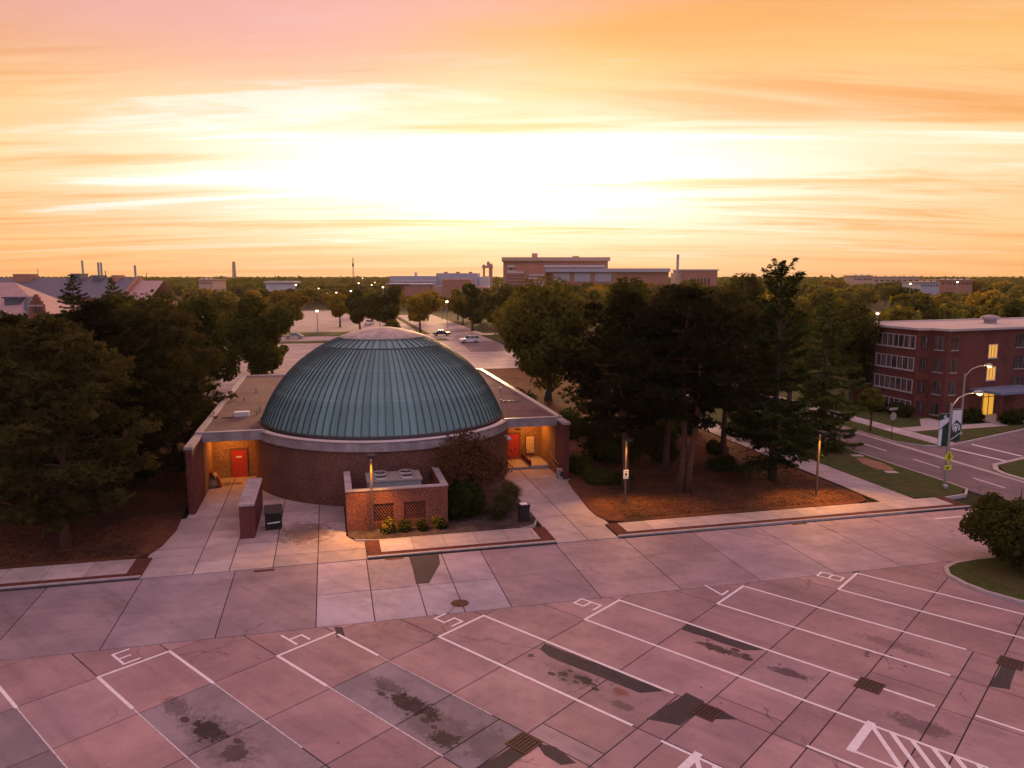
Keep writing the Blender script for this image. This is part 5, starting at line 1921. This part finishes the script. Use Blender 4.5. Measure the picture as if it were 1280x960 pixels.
# ---- conifers right of the building
Rr_ = [(PD, 7.9, 51.9, 0.5, .97, 'pine whose reddish trunk rises behind the lamp post with the notice'),
       (PE, 11.75, 51.5, 2.5, 1.03, 'pine with a forked pair of trunks on the mulch bed'),
       (PD, 12.0, 57.4, 3.7, 1.0, 'pine standing behind the forked pine on the mulch bed'),
       (PC, 8.9, 61.0, 1.3, .88, 'low spreading pine beside the right wing wall'),
       (PE, 17.6, 61.5, 5.0, 1.0, 'pine between the forked pine and the tall spruce, further back')]
for (ms_, x, y, rz, s, lb) in Rr_:
    plant('pine_tree', ms_, x, y, lb, 'tree', 'pines right of the planetarium', s, rz)
mb = MB()
mb.tube([(0, 0, -.1), (.15, 0, 2), (.55, 0.1, 5), (.75, .1, 9.5)], [.26, .2, .17, .06], 8)
fk = mb.mesh('trunk', True)
fk.materials.append(M['bark_pine'])
forked = [o_ for o_ in bpy.data.objects if o_.get('label', '').startswith('pine with a forked')][0]
q_ = mesh_obj('trunk', fk, forked)
q_.location = (-.5, -.1, 0)
q_.rotation_euler = (0, 0, R(150))
SA = spruce(31, 15.3, 8.6, 17000, .20, 'needles_green', .12, .52, .50, 1.7)
SB = spruce(32, 13.4, 8.6, 15000, .19, 'needles_green', .08, .38)
plant('spruce_tree', SA, 19.2, 54.6, 'tall ragged spruce with a spiky open top beside the walkway', 'tree', None, 1.0, .8)
plant('spruce_tree', SB, 27.4, 66.0, 'green layered spruce with drooping boughs on the verge beside the road', 'tree', None, 1.0, 2.0)
plant('spruce_tree', SB, 22.6, 71.0, 'green spruce behind the tall ragged spruce, inside the walkway', 'tree', None, .95, 4.1)

# ---- broadleaf trees
BA = broadleaf(41, 15.0, 13.5, 20000, .26, 'leaves', .10, 34)
BB = broadleaf(42, 14.0, 11.5, 16000, .26, 'leaves', .12, 26)
BCm = broadleaf(43, 13.0, 10.0, 14000, .26, 'leaves', .14, 22)
BD = broadleaf(44, 11.0, 12.0, 9000, .34, 'leaves_gold', .18, 20)
big = [(BA, 4.4, 91.0, 1.08, 'broad dense oak behind the right roof edge of the planetarium'),
       (BB, 14.0, 87, 1.10, 'broad tree rising behind the pines, beside the dense oak'),
       (BCm, 22.5, 93, 1.08, 'round tree behind the pines, third from the dense oak'),
       (BB, 31.5, 108, 1.10, 'broad tree behind the tall spruce with its crown above the pines'),
       (BCm, 32.5, 88, .92, 'round tree behind the tall spruce at the road edge'),
       (BCm, 40.0, 88.5, .90, 'round tree with a visible trunk on the lawn beside the dormitory end'),
       (BCm, -31.5, 94, .94, 'leafy tree at the back left corner of the planetarium roof'),
       (BB, -34.0, 80, .92, 'leafy tree between the dark pine grove and the planetarium roof'),
       (BA, -44.5, 95, .93, 'large leafy tree rising behind the dark pine grove'),
       (BB, -43.5, 118, .93, 'leafy tree behind the leafy tree at the roof corner'),
       (BCm, -46.0, 82, .80, 'leafy tree behind the dark pine grove, toward the gabled house'),
       (BB, -55.0, 88, .62, 'leafy tree directly before the gabled brick house'),
       (BCm, -57.0, 108, .94, 'leafy tree between the gabled house and the slate roofed hall'),
       (BB, 45.0, 108, .95, 'broad tree behind the dormitory end wall')]
for k, (ms_, x, y, s, lb) in enumerate(big):
    t_ = plant('broadleaf_tree', ms_, x, y, lb, 'tree', None, s, k * 1.7)
    if k in (0, 1):
        t_.children[0].location.z = -1.6
        t_.children[0].scale.z = 1.08
plant('spruce_tree', SB, -58.5, 112, 'dark conifer standing before the slate roof', 'tree', None, 1.08, 1.0)
plant('spruce_tree', SB, -66, 115, 'broad dark conifer beside the gabled house, before the slate roof', 'tree', None, 1.12, 3.0)
plant('broadleaf_tree', broadleaf(51, 4.6, 3.0, 5200, .12, 'leaves', .28, 14), *XY(50.9, 62.3), 'small round street tree on the verge across the road', 'tree', None, 1.0)
plant('broadleaf_tree', broadleaf(52, 4.9, 6.4, 17000, .11, 'leaves', .02, 26), 26.0, 37.6, 'small dense dark tree on the grassy parking lot island', 'tree', None, 1.0, z=.12).children[0].location.z = -.75

# ---- trees round the back lots, golden in the low light
gold = [(-60.5, 206, 1.12, 'golden tree with two stems on the strip beside the back street'),
        (-51.5, 228, 1.0, 'golden tree at the edge of the far lot, behind the two stemmed tree'),
        (-24.5, 203, 1.12, 'broad golden tree beside the back street above the dome cap'),
        (-33.0, 205, 1.10, 'darker round tree left of the broad golden tree'),
        (-43.0, 215, 1.0, 'round tree between the far lot and the dome cap'),
        (-11.0, 212, 1.15, 'broad tree at the corner of the back street by the parked white car'),
        (-3.0, 196, 1.15, 'round tree at the corner by the parked white car'),
        (3.5, 165, 1.0, 'tree at the back of the dense oak beside the rear lot')]
gold += [(-72.0, 222, .95, 'golden tree at the left end of the far lot beside the street'), (-38.5, 250, .95, 'green tree at the far lot corner behind the darker round tree'),
         (-29.0, 262, .95, 'golden tree further behind the broad golden tree'), (-19.0, 268, .95, 'green tree behind the broad golden tree toward the brick theatre'),
         (-15.5, 240, .90, 'golden tree beside the side street toward the brick theatre'), (-8.0, 258, .95, 'round green tree at the far side street before the brick theatre'),
         (2.0, 232, 1.0, 'round tree between the parked white car and the square brick block'), (-56.5, 300, .9, 'green tree at the back corner of the far lot'),
         (-45.5, 305, .9, 'golden tree at the back edge of the far lot'), (-66.0, 182, .80, 'round tree on the strip beside the silver car')]
BE = broadleaf(45, 11.0, 12.0, 8000, .36, 'leaves_far', .16, 20)
for k, (x, y, s, lb) in enumerate(gold):
    plant('broadleaf_tree', BD if k in (0, 1, 2, 8, 10, 12, 16) else BE, x, y, lb, 'tree', None, s, k * 2.1, 0)
plant('broadleaf_tree', BE, -37.5, 118, 'low leafy tree at the back edge of the planetarium roof, left of the dome', 'tree', None, .62, 1.0, 0)
plant('broadleaf_tree', BE, -19.0, 122, 'leafy tree showing just above the left shoulder of the dome', 'tree', None, .70, 2.0, 0)

# ---- many more trees towards the horizon, individually placed copies
FV = [broadleaf(60 + k, 12.0, 11.5 - k % 3, 2600, .62, m_, .06, 14 + k) for k, m_ in enumerate(['leaves_far', 'leaves_far', 'leaves_far', 'leaves_gold', 'leaves_far'])]
rs = np.random.RandomState(5)
placed = [(x, y) for (_, x, y, s, _) in big] + [(x, y) for (x, y, s, _) in gold]
blocked = [  # street frame rectangles to keep clear: u0,u1,v0,v1
    (-16, 41, 84, 179), (-72, 41, 127, 212), (-96, 41, 205, 346), (42, 51, 0, 192), (54, 96, 55, 86), (-36, 52, 30, 95), (-200, 200, 182, 200)]
bb = [(629, 763, 455, 570), (480, 615, 385, 470), (840, 900, 420, 460), (330, 367, 410, 440), (1150, 1218, 322, 372), (-80, 178, 240, 285), (-40, 64, 140, 182), (245, 268, 322, 350), (680, 842, 480, 540), (1060, 1152, 510, 580)]


def free(x, y, rad):
    u, v = to_uv(x, y)
    for (a, b, c, d) in blocked:
        if a - rad < u < b + rad and c - rad < v < d + rad:
            return False
    px = 640 + 950 * x / y
    for (a, b, c, d) in bb:
        if a - rad * 950 / y < px < b + rad * 950 / y and c - rad < y < d + rad:
            return False
        # leave sight lines open to the fronts of the lower far buildings
    return all((x - p) ** 2 + (y - q) ** 2 > (rad * 1.35) ** 2 for p, q in placed)


count = 0
for it in range(9000):
    if count >= 215:
        break
    y = 95 + 420 * rs.uniform() ** 1.2
    px = rs.uniform(-90, 1370)
    x = (px - 640) / 950 * y
    s = rs.uniform(.75, 1.15)
    if y > 380:
        s *= 1.1
    if not free(x, y, 4.6 * s):
        continue
    top = 345 - (12 * s * 1.05 - 15) * 950 / y
    # do not rise over the eaves line of the buildings in view
    lim = None
    for (a, b, c, d), yl in zip(bb, (352, 370, 356, 358, 362, 372, 402, 356, 352, 349)):
        if a - 12 < px < b + 12 and y < c:
            lim = yl
    if lim:
        zmax = 15 - (lim - 345) / 950 * y
        if zmax < 5:
            continue
        s = min(s, zmax / 12.8)
    if 395 < px < 640 and y > 200:
        s = min(s, (15 - (362 - 345) / 950 * y) / 12.8) if y < 500 else s * .75
        if s < .3:
            continue
    count += 1
    placed.append((x, y))
    if px > 860 and y < 330:
        g_, lb = 'woods behind the dormitory', 'rounded tree in the woods stretching behind the dormitory to the skyline'
    elif px < 330 and y < 330:
        g_, lb = 'trees left of the back lots', 'rounded tree among those between the slate roofed hall and the back lots'
    elif y >= 330:
        g_, lb = 'trees along the horizon', 'small distant tree in the belt along the horizon'
    else:
        g_, lb = 'trees round the back lots', 'tree standing beside the streets and lots behind the dome'
    k = rs.randint(0, len(FV))
    if FV[k][0].materials[0] == M['leaves_gold'] and rs.uniform() < .55:
        k = 0
    plant('broadleaf_tree', FV[k], x, y, lb, 'tree', g_, s, rs.uniform(0, 6.28), -.2)

# belts of trees standing in front of the far buildings
for (a, b, Y, yl, lb) in ((484, 615, 382, 367, 'tree in the row before the grey laboratory and brick theatre'), (628, 690, 452, 356, 'tree in the row before the square brick block'),
                          (690, 850, 478, 350, 'tree in the row before the long pavilion'), (843, 905, 415, 352, 'tree in the row before the dark brick plant building'),
                          (326, 372, 408, 355.8, 'tree in the row before the long white shed'), (244, 272, 320, 355, 'tree in the row before the small tan block'),
                          (1056, 1156, 500, 348.5, 'tree in the row before the pale skyline blocks'), (1145, 1222, 318, 359, 'tree in the row before the blue grey block in the woods'),
                          (395, 484, 400, 358, 'tree in the row behind the far lot'), (380, 480, 470, 351, 'tree at the back of the far lot toward the skyline')):
    px = a
    while px < b:
        y = Y + rs.uniform(-5, 3)
        x = (px - 640) / 950 * y
        h = 15 - (yl + rs.uniform(-1.5, 2.5) - 345) / 950 * y
        s = max(.25, h / 12.4)
        plant('broadleaf_tree', FV[rs.choice([0, 1, 2, 4, 3])], x, y, lb, 'tree', lb.replace('tree in the row', 'row of trees').replace('tree at', 'trees at'), s, rs.uniform(0, 6.28), -.2)
        px += max(5.0, 9.0 * s * 950 / y * .62)

# the wood beyond, a single mass of canopy out to the horizon
n = 52000
yy = 420 + 1900 * rs.uniform(size=n) ** 1.7
pxx = rs.uniform(-150, 1430, n)
xx = (pxx - 640) / 950 * yy
cell = np.sin(xx * .31 + yy * .11) * np.sin(yy * .27 - xx * .07) + .6 * np.sin(xx * .083 + 1) * np.sin(yy * .06)
zz = np.clip(9.2 + 2.2 * cell + rs.normal(size=n) * .9 - np.where(yy < 480, (480 - yy) * .05, 0), 2, 16)
ok = np.ones(n, bool)
for (a, b, c, d) in bb:
    ok &= ~((pxx > a - 6) & (pxx < b + 6) & (yy < d + 8))
zz = np.where((pxx > 395) & (pxx < 640) & (yy < 600), zz * .6, zz)
C = np.stack([xx, yy, zz], 1)[ok]
N = np.stack([rs.normal(size=ok.sum()) * .6, rs.normal(size=ok.sum()) * .6 - .5, np.ones(ok.sum()) * .8], 1)
dw = mesh_obj('distant_woods', leaf_mesh('distant_woods', C, N, 2.3, .7, rs, 'leaves_far'))
tag(dw, 'unbroken wooded canopy running to the horizon', 'woods', None, 'stuff')


# ---- shrubs and planting by the building
def shrub_mesh(seed, w, d, h, n, leaf, material, lobes=9):
    rs_ = np.random.RandomState(seed)
    C, N = [], []
    for k in range(lobes):
        a = rs_.uniform(0, 6.28)
        f = rs_.uniform(0, .6)
        r = rs_.uniform(.45, .62) * min(w, d, h * 1.3) * .5 * 1.15
        p = np.array([math.cos(a) * f * w / 2, math.sin(a) * f * d / 2, max(r * .6, rs_.uniform(.35, .95) * h - r * .8)])
        m = n // lobes
        dd_ = unit(rs_, m)
        sp = unit(rs_, 14)
        dd_ = .6 * dd_ + .55 * sp[rs_.randint(0, 14, m)]
        dd_ /= np.linalg.norm(dd_, axis=1, keepdims=True)
        C.append(p + dd_ * r * rs_.uniform(.5, 1.12, (m, 1)))
        N.append(dd_ + rs_.normal(size=(m, 3)) * .6)
    C, N = np.concatenate(C), np.concatenate(N)
    k = C[:, 2] > .02
    return leaf_mesh('foliage', C[k], N[k], leaf, .6, rs_, material)


def stems(seed, h, w, k=6, rad=.025, material='bark'):
    rs_ = np.random.RandomState(seed)
    mb = MB()
    for i in range(k):
        a, f = rs_.uniform(0, 6.28), rs_.uniform(.2, .8)
        mb.tube([(0.05 * math.cos(a), .05 * math.sin(a), -.05), (math.cos(a) * f * w * .2, math.sin(a) * f * w * .2, h * .4), (math.cos(a) * f * w * .45, math.sin(a) * f * w * .45, h * .8)], [rad, rad * .7, rad * .3], 5, False)
    me = mb.mesh('stems', True)
    me.materials.append(M[material])
    return me


def shrub(name, u, v, fol, stm, label, cat='shrub', group=None, rz=0.0, s=1.0, z=.1):
    r = empty(name, (*XY(u, v), z), rz, label, cat, group)
    r.scale = (s, s, s)
    mesh_obj('foliage', fol, r)
    mesh_obj('stems', stm, r)
    return r


shrub('round_shrub', 8.0, 45.5, shrub_mesh(1, 3.3, 3.0, 2.6, 9000, .09, 'leaves_shrub', 14), stems(1, 2.0, 2.2), 'dense rounded green shrub against the side of the brick enclosure')
# small red leaved tree before the drum
rl = broadleaf(71, 5.6, 6.2, 6500, .085, 'leaves_red', .06, 24, gap=.8)
plant('red_leaved_tree', rl, *XY(8.7, 47.6), 'small reddish brown leaved tree growing up before the round brick wall', 'tree', None, 1.0, .5, .1)


def grass_mesh(seed, n, h, spread, material='grass_blades'):
    rs_ = np.random.RandomState(seed)
    a = rs_.uniform(0, 6.28, n)
    f = rs_.uniform(0, 1, n) ** .6
    hh = h * rs_.uniform(.6, 1.1, n)
    V, F = [], []
    for i in range(n):
        c, s = math.cos(a[i]), math.sin(a[i])
        b = .12 * f[i]
        r1, r2 = spread * f[i] * .45, spread * f[i]
        wd = .016
        P = [(b, 0), (r1, hh[i] * .7), (r2, hh[i] * (1 - .35 * f[i]))]
        base = len(V)
        for q, (rr, z) in enumerate(P[:2]):
            V.append((c * rr - s * wd, s * rr + c * wd, z))
            V.append((c * rr + s * wd, s * rr - c * wd, z))
        V.append((c * P[2][0], s * P[2][0], P[2][1]))
        F += [(base, base + 1, base + 3, base + 2), (base + 2, base + 3, base + 4)]
    me = bpy.data.meshes.new('blades')
    me.from_pydata(V, [], F)
    me.materials.append(M[material])
    return me


gm_ = [grass_mesh(k, 1100, 1.6, .95) for k in range(2)]
for k, (u, v, s, lb) in enumerate(((10.3, 45.0, 1.0, 'arching ornamental grass clump behind the litter bin'), (11.2, 46.5, 1.1, 'arching ornamental grass clump at the walkway edge of the bed'),
                                   (9.8, 44.1, .8, 'low ornamental grass clump beside the round shrub'), (11.4, 48.4, .9, 'ornamental grass clump nearest the right porch'))):
    r = empty('ornamental_grass', (*XY(u, v), .1), k, lb, 'grass clump', 'ornamental grasses in the bed')
    r.scale = (s, s, s)
    o_ = mesh_obj('blades', gm_[k % 2], r)
fl = shrub_mesh(5, 1.0, .95, .75, 1400, .055, 'leaves_shrub', 8)
fl2 = shrub_mesh(6, 1.05, 1.0, .82, 620, .045, 'flowers', 8)
for k, (u, lb) in enumerate(((3.07, 'low yellow flowering shrub next to the lamp post foot'), (4.08, 'low yellow flowering shrub second from the lamp post'),
                             (5.05, 'low yellow flowering shrub third from the lamp post'), (6.05, 'low yellow flowering shrub at the enclosure corner'))):
    r = empty('flowering_shrub', (*XY(u, 43.45), .1), k * 1.3, lb, 'shrub', 'flowering shrubs before the enclosure')
    s = (1.1, .95, .9, 1.0)[k]
    r.scale = (s, s, s)
    mesh_obj('foliage', fl, r)
    tag(mesh_obj('flowers', fl2, r), kind='stuff')
sh2 = shrub_mesh(8, 3.4, 2.2, 1.3, 5200, .09, 'leaves_shrub', 12)
st2 = stems(8, 1.0, 2.6)
for k, (u, v, s, lb) in enumerate(((18.6, 51.0, 1.0, 'low dark evergreen shrub at the foot of the right wing wall'), (20.2, 50.2, .8, 'low dark shrub between the wing wall and the notice post'),
                                   (18.4, 54.0, 1.1, 'dark shrub alongside the right wing wall, behind the low evergreen'), (29.5, 52.0, 1.0, 'dark shrub at the foot of the tall ragged spruce'),
                                   (26.8, 56.5, 1.2, 'wide dark shrub behind the forked pine'), (31.8, 57.5, .9, 'dark shrub between the tall spruce and the walkway'), (22.0, 57.5, 2.0, 'large dark bush behind the trunk of the notice post pine'), (27.8, 61.5, 2.2, 'large dark bush behind the forked pine toward the walkway'), (32.6, 66.0, 2.0, 'large dark bush along the walkway beyond the tall spruce'), (21.0, 66.5, 2.2, 'large dark bush beside the side wall of the planetarium'), (19.8, 76.0, 2.3, 'large bush at the side wall between the pines and the dense oak'), (19.6, 83.5, 2.2, 'large bush under the dense oak beside the roof edge'))):
    shrub('evergreen_shrub', u, v, sh2, st2, lb, 'shrub', None, k * 1.1, s)
hd_ = shrub_mesh(9, 4.6, 1.6, 1.25, 4200, .12, 'leaves_shrub', 14)
st3 = stems(9, 1.0, 3.4)
for k, (u, v, rz, lb) in enumerate(((59.2, 72.2, R(100), 'clipped hedge below the far end of the dormitory window bay'), (59.4, 68.4, R(104), 'clipped hedge below the near end of the dormitory window bay'),
                                    (67.5, 61.9, R(20), 'dark hedge before the dormitory entrance canopy'), (71.0, 63.2, R(20), 'dark hedge along the dormitory path beyond the canopy'), (64.2, 63.6, R(20), 'dark hedge between the dormitory corner and its entrance'))):
    shrub('hedge', u, v, hd_, st3, lb, 'hedge', None, rz, 1.15)
# low shrub behind the pines, lamp light put into its yellow leaf colour
sl_ = shrub('light_tinted_shrub', 24.2, 62.2, shrub_mesh(14, 2.6, 1.6, .9, 1800, .10, 'flowers', 8), stems(14, .8, 1.6), 'yellowish low shrub behind the pine trunks on the mulch')


# fallen needles, cones and leaves on the mulch
leaf_mat('litter', (0.055, 0.030, 0.016), (0.23, 0.125, 0.06), 0.1)
rl_ = np.random.RandomState(77)
for (u0, u1, v0, v1, n_) in ((17.7, 34.6, 42.6, 66, 9000), (-30, -10.6, 42.9, 60, 5000)):
    uu, vv = rl_.uniform(u0, u1, n_), v0 + (v1 - v0) * rl_.uniform(0, 1, n_) ** 1.4
    P_ = np.stack([uu * CT - vv * ST, uu * ST + vv * CT, .108 + rl_.uniform(0, .03, n_)], 1)
    o_ = mesh_obj('leaf_litter', leaf_mesh('leaf_litter', P_, np.stack([rl_.normal(size=n_) * .35, rl_.normal(size=n_) * .35, np.ones(n_)], 1), .075, .5, rl_, 'litter'))
    tag(o_, 'scattered fallen needles and leaves on the %s mulch bed' % ('right' if u0 > 0 else 'left'), 'leaf litter', None, 'stuff')


# ================================================================== CARS, FAR LAMPS
def car(name, x, y, rz, paint, label, suv=False, group=None):
    r = empty(name, (x, y, -.09), rz, label, 'car', group)
    L, W, hb, hr = 4.6, 1.8, .95 if suv else .82, 1.65 if suv else 1.42
    prof = [(-L / 2, .38), (-L / 2 + .05, hb - .12), (-L / 2 + .25, hb), (-.95, hb + .05), (L / 2 - .9, hb + .02), (L / 2 - .15, hb - .08), (L / 2, .62), (L / 2 - .05, .34)] if not suv else \
        [(-L / 2, .40), (-L / 2 + .04, hb - .1), (-L / 2 + .3, hb), (-.9, hb + .06), (L / 2 - .4, hb + .06), (L / 2 - .05, hb - .05), (L / 2, .6), (L / 2 - .05, .36)]
    mb = MB()
    b = len(prof)
    for yy_, s in ((-W / 2, 1), (W / 2, -1)):
        mb.quad(*[(p[0], yy_, p[1]) for p in (prof if s < 0 else prof[::-1])])
    for i in range(b):
        p, q = prof[i], prof[(i + 1) % b]
        mb.quad((p[0], -W / 2, p[1]), (q[0], -W / 2, q[1]), (q[0], W / 2, q[1]), (p[0], W / 2, p[1]))
    mb.build('body', paint, r)
    gp = [(-1.0, hb + .04), (-.35, hr - .05), (.95 if not suv else 1.75, hr - .05), (1.7 if not suv else 2.15, hb + .03)]
    cb = MB()
    wi = W / 2 - .18
    wo = W / 2 - .05
    lo = [(gp[0][0], wo, gp[0][1]), (gp[3][0], wo, gp[3][1])]
    cb.quad((gp[0][0], -wo, gp[0][1]), (gp[3][0], -wo, gp[3][1]), (gp[2][0], -wi, gp[2][1]), (gp[1][0], -wi, gp[1][1]))
    cb.quad((gp[3][0], wo, gp[3][1]), (gp[0][0], wo, gp[0][1]), (gp[1][0], wi, gp[1][1]), (gp[2][0], wi, gp[2][1]))
    cb.quad((gp[0][0], wo, gp[0][1]), (gp[0][0], -wo, gp[0][1]), (gp[1][0], -wi, gp[1][1]), (gp[1][0], wi, gp[1][1]))
    cb.quad((gp[3][0], -wo, gp[3][1]), (gp[3][0], wo, gp[3][1]), (gp[2][0], wi, gp[2][1]), (gp[2][0], -wi, gp[2][1]))
    cb.build('windows', 'glass', r)
    MB().prism([(gp[1][0] - .03, -wi - .03), (gp[2][0] + .03, -wi - .03), (gp[2][0] + .03, wi + .03), (gp[1][0] - .03, wi + .03)], hr - .05, hr, .02).build('car_roof', paint, r)
    for s in (-1, 1):
        for xx_ in (-.05, .85):
            MB().quad((xx_, s * (wo + .01), hb + .03), (xx_ + .09, s * (wo + .01), hb + .03), (xx_ + .09, s * (wi + .01), hr - .04), (xx_, s * (wi + .01), hr - .04)).build('pillar', paint, r)
    for sx in (-1.4, 1.4):
        for sy in (-1, 1):
            w_ = MB().tube([(sx, sy * (W / 2 - .2), .33), (sx, sy * (W / 2 + .01), .33)], .33, 14).build('wheel', 'tyre', r)
            MB().tube([(sx, sy * (W / 2 + .012), .33), (sx, sy * (W / 2 + .02), .33)], .20, 10).build('rim', 'galvanised', w_)
    for sy in (-1, 1):
        MB().box(-L / 2 - .01, -L / 2 + .06, sy * .62 - .2, sy * .62 + .2, .58, .74).build('headlight', 'white_plastic', r)
        MB().box(L / 2 - .08, L / 2 + .01, sy * .66 - .16, sy * .66 + .16, .62, .78).build('tail_light', 'door_red', r)
    return r


car('parked_car', -53.0, 184.6, TH, 'car_silver', 'silver saloon car on the back street left of the dome')
car('parked_car', -9.7, 173.3, TH + R(4), 'car_white', 'white estate car on the dark paving behind the dome', True)
car('parked_car', -18.0, 194.5, TH + R(180), 'car_dark', 'dark saloon car at the back street corner behind the dome')
car('parked_car', -73.5, 232, TH, 'car_white', 'white car in the far lot left of the golden tree', True)
car('parked_car', -57.5, 283, TH, 'car_silver', 'pale car at the far end of the far lot')
car('parked_car', -44.5, 237, TH + R(70), 'car_white', 'white car under the trees between the far lot and the dome cap', True)
sheet('rear_tarmac', uvpoly([(27.8, 150), (39.8, 150), (39.8, 174), (29.4, 174)]), -.2, -.094, 'asphalt')


def far_lamp(x, y, h, label, group, k=1.0):
    r = empty('lot_lamp', (x, y, -.1), 0, label, 'lamp', group)
    MB().tube([(0, 0, 0), (0, 0, h)], .11, 6).build('pole', 'galvanised', r)
    MB().box(-.32, .32, -.3, .3, h, h + .16).build('lamp_head', 'galvanised', r)
    MB().lathe([(.31 * k, h - .001), (.42 * k, h - .16 * k), (.30 * k, h - .42 * k), (.01, h - .52 * k)], seg=10).build('globe', 'lamp_white', r, True)
    return r


fl_pts = []
for (px, py, h) in ((342, 405, 7), (397, 416, 6.2), (428, 400, 7), (475, 412, 6.5), (553, 398, 6), (559, 410, 8), (480, 392, 7), (503, 388, 7), (538, 386, 7), (422, 384, 6.5), (410, 381, 6), (450, 378, 6.5), (466, 376, 7), (520, 380, 7), (440, 388, 7),
                    (372, 388, 6), (385, 382, 6), (400, 376, 7), (490, 372, 7), (470, 369, 7), (455, 366, 8), (435, 368, 8), (512, 370, 8), (425, 366, 8), (560, 380, 7), (570, 376, 7), (585, 385, 7), (600, 380, 7), (352, 378, 7), (340, 374, 8)):
    Y = 15 * 950 / (py - 345)
    fl_pts.append(((px - 640) / 950 * Y, Y, h if py > 395 else h + rng.uniform(-.5, 5.5)))
for (x, y, h) in fl_pts:
    far_lamp(x, y, h, 'slim lamp with a glowing head among the back lots', 'lamps of the back lots')
for (px, yt, Y) in ((1097, 391, 112), (1146, 393, 118), (69, 417, 60), (1138, 354, 300), (1197, 352, 320)):
    p = at(px, yt, Y)
    far_lamp(p[0], p[1], p[2] + .1, 'slim lamp with a glowing head rising out of the trees', 'lamps among the trees', .55 if Y < 200 else 1.0)

# ================================================================== HAZE
hz = MB().box(-2650, 2650, -250, 2750, -1.5, 48).build('haze', 'joint')
hm = bpy.data.materials.new('haze_air')
hm.use_nodes = True
hm.node_tree.nodes.clear()
ho = hm.node_tree.nodes.new('ShaderNodeOutputMaterial')
hv = hm.node_tree.nodes.new('ShaderNodeVolumePrincipled')
hv.inputs['Color'].default_value = (1.0, 0.86, 0.70, 1)
hv.inputs['Density'].default_value = 0.00006
hv.inputs['Anisotropy'].default_value = 0.3
hm.node_tree.links.new(hv.outputs[0], ho.inputs['Volume'])
hz.data.materials.clear()
hz.data.materials.append(hm)
tag(hz, 'thin warm evening haze over the campus', 'haze', None, 'stuff')
